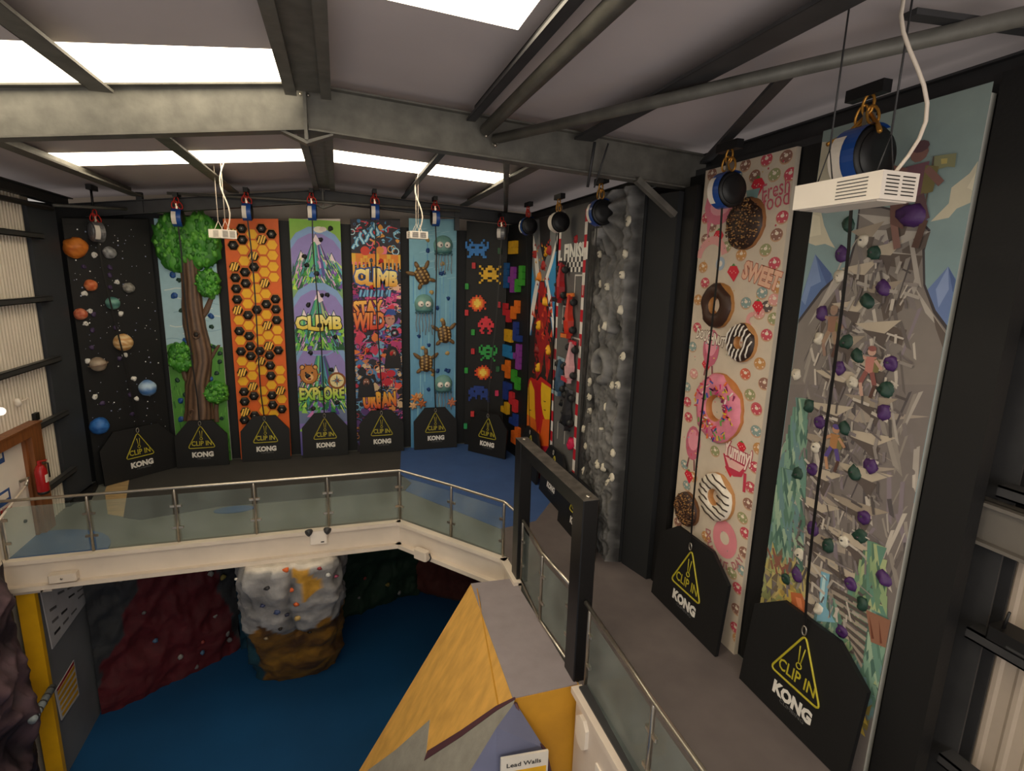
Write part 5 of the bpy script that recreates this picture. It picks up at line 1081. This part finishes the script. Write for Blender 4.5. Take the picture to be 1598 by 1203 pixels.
MB().lathe((e.x, e.y, e.z-.3), (0, 0, 1), [(.08, 0), (.09, .02), (.09, .42), (.06, .5), (.03, .53)], 16).build('cylinder_body', RED, t); MB().lathe((e.x, e.y, e.z-.32), (0, 0, 1), [(.085, 0), (.092, .05)], 16).build('base_ring', RUBBER, t)
MB().box((e.x-.02, e.y-.03, e.z+.22), (e.x+.02, e.y+.03, e.z+.3)).obox((e.x+.06, e.y-.03, e.z+.31), (.08, -.02, .015), (0, .015, 0), (0, 0, .01)).build('valve_handle', RED, t); MB().tube([(e.x, e.y+.03, e.z+.25), (e.x+.08, e.y+.1, e.z+.22), (e.x+.08, e.y+.1, e.z-.05)], .014, 6).build('hose', RUBBER, t); MB().box((e.x+.075, e.y-.05, e.z-.1), (e.x+.092, e.y+.02, e.z+.04)).build('white_label', WHITE, t)
e = gx(53, 650, -5.53); t = thing('box_fitting', 'small dark box fitting on a stalk above the fire extinguisher', 'fitting', e); MB().box((e.x, e.y-.07, e.z-.07), (e.x+.06, e.y+.07, e.z+.07)).build('box', RUBBER, t); MB().tube([(e.x+.03, e.y, e.z-.07), (e.x+.03, e.y, e.z-.25)], .012, 6).build('stalk', WOOD, t)
e = gx(28, 628, -5.5); t = thing('security_sensor', 'small white security sensor on a bracket on the left cladding', 'sensor', e); MB().blob(e, .06, .06, .08, 1, .1, 10).build('sensor_body', WHITE, t); MB().tube([e, e+Vector((.12, .1, .05))], .015, 6).build('bracket', CREAM, t)
e = gx(1, 642, -5.4); t = thing('round_lamp', 'white glowing round lamp cut off by the left edge', 'lamp', e); MB().blob(e, .07, .07, .07, 0, 0, 14).build('globe', mat('lamp_globe', '#fff8ee', .4, emit=.8), t); MB().tube([e, (-5.53, e.y, e.z)], .02, 6).build('arm', DSTEEL, t)

# ------------------------------------------------------------------ fittings on the deck edge girder
def onY(px, py): return gy(px, py, 10.12)
e = onY(492, 838); t = thing('emergency_light', 'white emergency light with two dark lamp heads on the deck girder', 'emergency light', e)
MB().obox(e+Vector((.06, -.01, .0)), (.16, 0, 0), (0, .04, 0), (0, 0, .13), bev=.02).build('case', WHITE, t)
for s_ in (-1, 1): MB().lathe(e+Vector((.06+s_*.15, -.06, .15)), Vector((s_*.7, -.6, -.25)), [(.03, -.05), (.06, 0), (.07, .06), (.05, .07)], 12).build('lamp_head', DSTEEL, t)
MB().box((e.x+.1, e.y-.055, e.z-.1), (e.x+.16, e.y-.05, e.z-.08)).build('indicator', RUBBER, t)
e = Vector((1.42, 9.56, 2.82)); t = thing('flood_light', 'cream floodlight under the angled part of the deck edge', 'flood light', e); D_ = Vector((.63, -.77, 0)); N_ = Vector((-.77, -.63, 0))
MB().obox(e+N_*.1, D_*.16, N_*.07, (0, 0, .09), bev=.03).build('case', CREAM, t); MB().tube([e+D_*.2+N_*.1+Vector((0, 0, .08)), e+D_*.24+N_*.1, e+D_*.2+N_*.1-Vector((0, 0, .08))], .015, 6).build('bracket', DSTEEL, t)
e = gy(98, 901, 10.1); t = thing('junction_box', 'cream junction box under the left end of the deck girder', 'junction box', e); MB().obox(e+Vector((0, .03, 0)), (.2, 0, 0), (0, .07, 0), (0, 0, .07), bev=.02).build('case', CREAM, t); MB().lathe(e+Vector((0, -.05, 0)), (0, 1, 0), [(.02, 0), (.02, .02)], 8).build('screw', INOX, t)
# yellow column and left parts
t = thing('yellow_column', 'yellow painted column with cream top under the left end of the deck', 'column', (-5.2, 10.4, FZ))
MB().box((-5.42, 10.32, FZ), (-5.16, 10.42, 2.58)).build('shaft', YELLOW, t); MB().box((-5.44, 10.3, 2.58), (-4.9, 10.5, 2.8)).prism([(-4.9, 10.3, 2.8), (-4.9, 10.3, 2.78), (-5.04, 10.3, 2.58), (-5.06, 10.3, 2.58), (-5.06, 10.3, 2.8)], (0, .2, 0)).build('capital', CREAM, t)
tag(MB().box((-5.59, 10.02, FZ), (-5.46, 10.24, DZ+1.2)).build('corner_post', CREAM), 'cream upright strip at the far left between purple rock and deck', 'post')
t = thing('padded_bar', 'grey wrapped diagonal bar at the lower left beside the yellow column', 'bar', gy(50, 1125, 9.6)); a_, b_ = gy(50, 1125, 9.4), gy(82, 1072, 10.2)
MB().tube([a_, a_.lerp(b_, .5), b_], .06, 10).build('padding', mat('grey_wrap', '#8a949a', .6, var=.3, scale=9), t)
for f in (.1, .3, .5, .7, .9): c_ = a_.lerp(b_, f); MB().lathe(c_-(b_-a_).normalized()*.015, b_-a_, [(.065, 0), (.065, .03)], 10).build('tape_band', DSTEEL, t)

# ------------------------------------------------------------------ room below the deck
struct(MB().box((-5.42, 10.5, FZ), (-5.3, 15.05, 2.8)), 'wall_lower_left', mat('grey_lower_wall', '#74777c', .6, var=.12, scale=1.2))
def onX(px, py, X=-5.295): return gx(px, py, X)
def poster(name, label, px4, thick=.02):
    P4 = [gx(x, y, -5.29) for x, y in px4]; t = thing(name, label, 'poster', P4[0]); MB().prism(P4, (thick, 0, 0)).build('backing', mat('poster_paper', '#c4c4c8', .5, var=.08), t); return t, P4
t, P4 = poster('wall_chart', 'pale wall chart with lines of print under the deck at left', [(62, 925), (80.5, 1013), (156, 908), (158, 890)])
def bil(P4, a, b): return P4[0].lerp(P4[3], a).lerp(P4[1].lerp(P4[2], a), b)
for i in range(6):
    for j in range(4):
        if (i*3+j) % 4 == 0: continue
        a, b = .06+i*.15, .12+j*.22; pts = [bil(P4, a, b), bil(P4, a, b+.05), bil(P4, a+.1, b+.05), bil(P4, a+.1, b)]
        MB().prism([p+Vector((.022, 0, 0)) for p in pts], (.003, 0, 0)).build('print_block', DSTEEL if (i+j) % 3 == 0 else GREY, t)
t, P4 = poster('warning_poster', 'yellow and black lined poster below the wall chart', [(85, 1079), (95, 1124), (122, 1084), (114, 1030)])
for j in range(5):
    pts = [bil(P4, .05, .1+j*.18), bil(P4, .05, .2+j*.18), bil(P4, .95, .2+j*.18), bil(P4, .95, .1+j*.18)]; MB().prism([p+Vector((.022, 0, 0)) for p in pts], (.003, 0, 0)).build('yellow_line', YELLOW, t)
MB().prism([bil(P4, .05, .0)+Vector((.022, 0, 0)), bil(P4, .05, .07)+Vector((.022, 0, 0)), bil(P4, .95, .07)+Vector((.022, 0, 0)), bil(P4, .95, .0)+Vector((.022, 0, 0))], (.003, 0, 0)).build('red_heading', RED, t)
def lowwall(label, A, B, z1, cfun, amp=.25, nu=50, nv=60, seed=0, shape=None, name='climbing_wall', holds=(), hc='#8a8a88'):
    A, B = Vector((*A, FZ)), Vector((*B, FZ)); U = (B-A); W_ = U.length; U.normalize(); N = Vector((U.y, -U.x, 0)); t = thing(name, label, 'climbing wall', A, 'moulded walls under the deck')
    def dsp(u, v):
        d = amp*(.6*fb((u*.8+seed, v*.8, 0))+.5*rid(u*1.7+seed, v*1.5)+.2*rid(u*5, v*5, seed)); return d+(shape(u, v) if shape else 0)
    heightfield(A, U, W_, FZ, z1, N, dsp, cfun, nu, nv).build('rock_face', ROCK, t)
    rs_ = random.Random(seed+4); R = Matrix((U, Vector((0, 0, 1)), N)).transposed()
    for k in range(holds):
        u, v = rs_.uniform(.15, W_-.15), rs_.uniform(FZ+.5, z1-.3); c = lin(rs_.choice(hc)); mb = MB(); mb.blob((0, 0, 0), 1, 1, 1, k, .25, 8, c, 1.2, half=True); o = mb.build('climbing_hold', SOFT, t)
        o.rotation_euler = R.to_euler(); o.location = A+U*u+N*(dsp(u, v)-.01)+Vector((0, 0, v-FZ))-t.location; r = rs_.uniform(.04, .07); o.scale = (r, r, r*.8)
    return t
def C_(a): c = lin(a); return c
cr, cdk, ct_, cg, cb = C_('#500d17'), C_('#2c2e32'), C_('#0d3c50'), C_('#14301f'), C_('#54261e')
def redc(u, v, d):
    lim = (u < .0) or v < 2.4-((u-1.9)/1.25)**2*1.6+.2*sin(u*5)
    uL = -.05 if v < -1.24 else (.19 if v < -.2 else .3)+(v+.2)*.4+.08*sin(v*7); uR = 2.9-.17*(v+1.5)-.05*sin(v*6); lim = uL < u < uR
    return cr if lim else cdk
HCL = ['#8c8c88', '#8a342c', '#4a6a8a', '#8a7c3c', '#6a6a6a']
lowwall('dark red moulded wall with a rounded top under the deck at left', (-5.28, 12.2), (-2.75, 13.7), 2.78, redc, .22, 60, 60, 2, holds=16, hc=HCL)
lowwall('teal moulded wall between the red wall and the hanging boulder', (-2.75, 13.7), (-1.2, 14.1), 2.78, lambda u, v, d: ct_ if v < 1.6 else cdk, .25, 30, 50, 9, holds=8, hc=HCL)
lowwall('dark green moulded wall behind the hanging boulder', (-1.2, 14.1), (2.0, 15.0), 2.78, lambda u, v, d: cg if v < 2.3+.4*sin(u*3) else C_('#15181a'), .25, 60, 60, 5, holds=14, hc=HCL)
lowwall('brown moulded wall at the right end under the deck', (2.0, 15.0), (4.6, 13.6), 2.78, lambda u, v, d: cb if v > FZ+.0 else cdk, .22, 40, 50, 7, holds=6, hc=HCL)
struct(MB().box((4.4, 5.2, FZ), (4.9, 15.05, 2.8)), 'wall_lower_right', CHAR)
# hanging boulder
def bprof(v):   # v 0..1 from floor: half width, half depth, centre y, centre x
    K_ = [(0, .86, .5, 12.7, -1.25), (.18, .98, .7, 12.3, -1.2), (.38, 1.0, .8, 11.9, -1.15), (.5, .95, .85, 11.6, -1.12), (.6, .92, .8, 11.15, -1.1), (.72, .98, .7, 10.85, -1.1), (.86, 1.0, .75, 10.6, -1.08), (.97, .96, .7, 10.5, -1.08), (1, .9, .62, 10.55, -1.08)]
    for a, b in zip(K_, K_[1:]):
        if v <= b[0]: f = (v-a[0])/(b[0]-a[0]); return [a[i]+(b[i]-a[i])*f for i in range(1, 5)]
    return K_[-1][1:]
t = thing('hanging_boulder', 'big grey and ochre moulded boulder bulging out from under the deck', 'climbing boulder', (-1.2, 12.5, FZ))
mb = MB(); nu, nv = 90, 90; vs = []; cs = []
for j in range(nv+1):
    f = j/nv; hw, hd, yc, xc = bprof(f); z = FZ+f*4.22
    for i in range(nu):
        a = 2*pi*i/nu; ca, sa = cos(a), sin(a); sq = 1/max(abs(ca)**3+abs(sa)**3, .01)**(1/3)
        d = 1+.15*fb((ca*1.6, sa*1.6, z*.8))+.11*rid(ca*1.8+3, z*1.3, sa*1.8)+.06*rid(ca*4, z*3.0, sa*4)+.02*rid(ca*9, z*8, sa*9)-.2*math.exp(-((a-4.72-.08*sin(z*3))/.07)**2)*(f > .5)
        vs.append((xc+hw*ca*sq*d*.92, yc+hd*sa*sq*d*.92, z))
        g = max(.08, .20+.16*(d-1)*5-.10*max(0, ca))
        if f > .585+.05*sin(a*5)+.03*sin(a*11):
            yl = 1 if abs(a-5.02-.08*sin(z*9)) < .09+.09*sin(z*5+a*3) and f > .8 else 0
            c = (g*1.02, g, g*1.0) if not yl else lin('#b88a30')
            if f > .985: c = lin('#cfc6ba')
        else: m_ = max(0, min(1, fb((a*2, z*2, 0))+.5)); c0, c1 = lin('#4f3212'), lin('#96691c'); c = tuple(c0[k]+(c1[k]-c0[k])*m_ for k in range(3))
        if f < .58 and (3.1 < a < 3.9): c = lin('#1c4450')
        cs.append(c)
mb.v = vs
for j in range(nv):
    for i in range(nu):
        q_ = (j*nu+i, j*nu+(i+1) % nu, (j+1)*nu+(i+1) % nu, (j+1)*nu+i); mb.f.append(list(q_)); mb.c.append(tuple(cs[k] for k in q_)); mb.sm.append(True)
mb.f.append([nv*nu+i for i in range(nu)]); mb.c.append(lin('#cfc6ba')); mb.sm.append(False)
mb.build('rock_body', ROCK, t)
for k, (x, y, c, r) in enumerate(((444, 890, '#e0682c', .08), (453, 921, '#d8602c', .08), (462, 941, '#c85a24', .07), (465, 963, '#b89a5c', .09), (416, 918, '#2c2c30', .07), (410, 945, '#3a4060', .07), (432, 955, '#3c4a70', .09), (514, 897, '#c8c8c4', .07), (524, 899, '#a8506a', .06), (500, 884, '#8a2a30', .06), (450, 958, '#2a2c40', .07), (440, 980, '#1a1410', .06), (484, 985, '#1a1410', .06), (418, 995, '#8a7a60', .06), (368, 904, '#d0ccc4', .05))):
    f = max(.05, min(.98, 0)); bestd = None
    rr = ray(x, y)
    for i_, p in enumerate(vs):
        pv_ = Vector(p)-CAM; tt = pv_.dot(rr)/rr.dot(rr); dd = (pv_-rr*tt).length+.02*tt
        if bestd is None or dd < bestd[0]: bestd = (dd, p)
    p = Vector(bestd[1]); r *= .72; MB().blob(p+Vector((0, -.02, 0)), r, r*.7, r*.75, k, .25, 10, lin(c)).build('climbing_hold', SOFT, t)

# ------------------------------------------------------------------ ledge volume in front (pyramid)
t = thing('ledge_volume', 'yellow and grey plywood climbing volume with grey ledge at the walkway edge', 'climbing volume', (2.2, 6.4, FZ))
A1, B1 = Vector((1.88, 7.66, DZ)), Vector((1.80, 5.17, DZ)); E1 = gy(560, 1203, 7.66); dirn = (E1-A1)
foot = A1+dirn*((DZ-FZ)/-dirn.z); A0 = foot; B0 = B1+dirn*((DZ-FZ)/-dirn.z)
nrm = (A1-B1).cross(dirn).normalized(); nrm = nrm if nrm.x < 0 else -nrm
top = MB(); top.prism([(1.88, 7.66, DZ+.012), (2.6, 7.62, DZ+.012), (2.64, 5.17, DZ+.012), (1.80, 5.17, DZ+.012)], (0, 0, -.06)); top.build('ledge_top', mat('grey_ledge_vinyl', '#8b8286', .7, var=.08, scale=4, bump=.1), t)
YP = mat('yellow_grained_ply', '#d2a150', .55, var=.16, scale=2.6, bump=.25, bscale=9, stretch=(1.2, 2.6, 1)); YP2 = mat('ochre_ply', '#c08a20', .55, var=.1); GP = mat('stone_grey_texture_paint', '#8f8c84', .7, var=.12, scale=5, bump=.6, bscale=10); LP = mat('lilac_grey_ply', '#6c708c', .6, var=.1, scale=2); MR = mat('maroon_trim', '#4f2f38', .6)
def pl(px, py, base=B1, n=nrm): r = ray(px, py); return CAM+r*((base-CAM).dot(n)/r.dot(n))
S1 = A1+(B1-A1)*.78
MB().prism([A1, B1, B0, A0], -nrm*.05).build('slab_face', YP, t)
def patch(pts, m_, name, h=.02, n=nrm): P_ = [p+n*h for p in pts]; return MB().prism(P_, -n*h*1.2).build(name, m_, t)
# paint fields on the slab: stepped grey field
patch([pl(x, y) for x, y in ((573, 1203), (618, 1170), (671, 1123), (664, 1186), (720, 1148), (776, 1107), (804, 1090), (790, 1128), (772, 1160), (745, 1203))], GP, 'grey_paint_field', .006)
patch([pl(x, y) for x, y in ((663, 1187), (668, 1172), (720, 1140), (775, 1102), (804, 1088), (804, 1092), (776, 1109), (720, 1150))], MR, 'maroon_edge_strip', .014)
patch([pl(x, y) for x, y in ((745, 907+0), (748, 915), (775, 1092), (778, 1103), (775, 1104), (742, 915))][:0] or [pl(777, 1103), pl(779, 1102), pl(745, 918), pl(744, 918)], YP2, 'ply_joint', .004)
# front faces
Yf = 5.16
def fr(px, py, Y=Yf): return gy(px, py, Y)
MB().prism([(1.80, Yf, DZ), (2.66, Yf, DZ), (2.66, Yf, FZ), (1.80, Yf, FZ)], (0, .05, 0)).build('front_face', YP2, t)
# lilac facet standing proud of the front
c1 = fr(805, 1092); tip = Vector((1.82, Yf-.02, DZ-.02)); l1 = gy(775, 1135, 4.9); l2 = Vector((l1.x, 4.85, FZ)); r1 = fr(850, 1168, 4.95); r2 = Vector((2.5, 5.1, 1.2)); r3 = Vector((2.6, 5.1, FZ)); lb = pl(700, 1203)
q_ = MB(); q_.add([tip, l1, l2, Vector((r1.x, 4.95, r1.z)), r2, r3, Vector((r1.x, 4.9, FZ)), B0+Vector((0, 0, 0))], [(0, 1, 2, 6, 3), (0, 3, 4), (3, 6, 5, 4), (0, 7, 2, 1)]); q_.build('lilac_facet', LP, t)
MB().tube([tip+Vector((0, -.02, 0)), Vector((1.93, Yf-.06, 2.85)), Vector((r1.x, 4.93, r1.z)), r2+Vector((0, -.02, 0)), Vector((2.62, 5.05, .6))], .02, 5).build('maroon_edge', MR, t)
# sign at the bottom
s0 = gy(782, 1187, 4.82); s1 = gy(856, 1174, 4.82); dv = (s1-s0); ts = thing('notice_board', 'white notice headed Lead Walls at the bottom of the picture', 'sign', s0)
MB().prism([s0+Vector((0, 0, .02)), s1+Vector((0, 0, .02)), s1-Vector((0, 0, .6)), s0-Vector((0, 0, .6))], (0, .03, 0)).build('board', mat('white_sign_face', '#d8d2c8', .5), ts)
for s_, vv, hh, ww, m_ in (('Lead Walls', .085, .055, .72, DSTEEL),):
    vs_, fs_, tw, th = text_polys(s_, .02); U_ = dv.normalized(); cc = s0+dv*.48-Vector((0, 0, vv)); MB().add([cc+U_*(x/tw*dv.length*ww)+Vector((0, -.004, y/th*hh)) for x, y in vs_], fs_).build('lettering', m_, ts)
MB().prism([s0+dv*.04-Vector((0, .004, .17)), s0+dv*.96-Vector((0, .004, .17)), s0+dv*.96-Vector((0, .004, .5)), s0+dv*.04-Vector((0, .004, .5))], (0, .003, 0)).build('yellow_field', YELLOW, ts)

# ------------------------------------------------------------------ purple rock wall at the lower left
A = Vector((-5.45, 10.1, FZ)); B = Vector((-5.45, 5.0, FZ)); 
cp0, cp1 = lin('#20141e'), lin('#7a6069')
def pdisp(u, v):
    d = .02+.22*(.5+fb((u*1.0, v*.9, 4)))+.18*rid(u*1.3, v*1.0, 2)+.07*rid(u*3.4, v*2.6, 8); s_ = hypot(u-1.2, v-1.9); d += .18*math.exp(-(s_/.6)**2)+.05*sin(s_*16)*math.exp(-(s_/.7)**2)
    return d*min(1, .15+max(0, u)/.5)*(1-.5*max(0, v-3.0)/2)
t = thing('climbing_wall', 'purple swirled moulded rock wall at the lower left edge', 'climbing wall', A, 'moulded rock walls at the side')
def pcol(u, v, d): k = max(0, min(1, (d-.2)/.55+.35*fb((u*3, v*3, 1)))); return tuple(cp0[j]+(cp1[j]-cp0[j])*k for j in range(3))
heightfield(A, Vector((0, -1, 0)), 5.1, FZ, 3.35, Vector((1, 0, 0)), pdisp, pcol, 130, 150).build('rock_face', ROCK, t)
struct(MB().box((-5.7, 5, FZ), (-5.47, 9.98, 3.1)), 'wall_left_lower', CHAR)
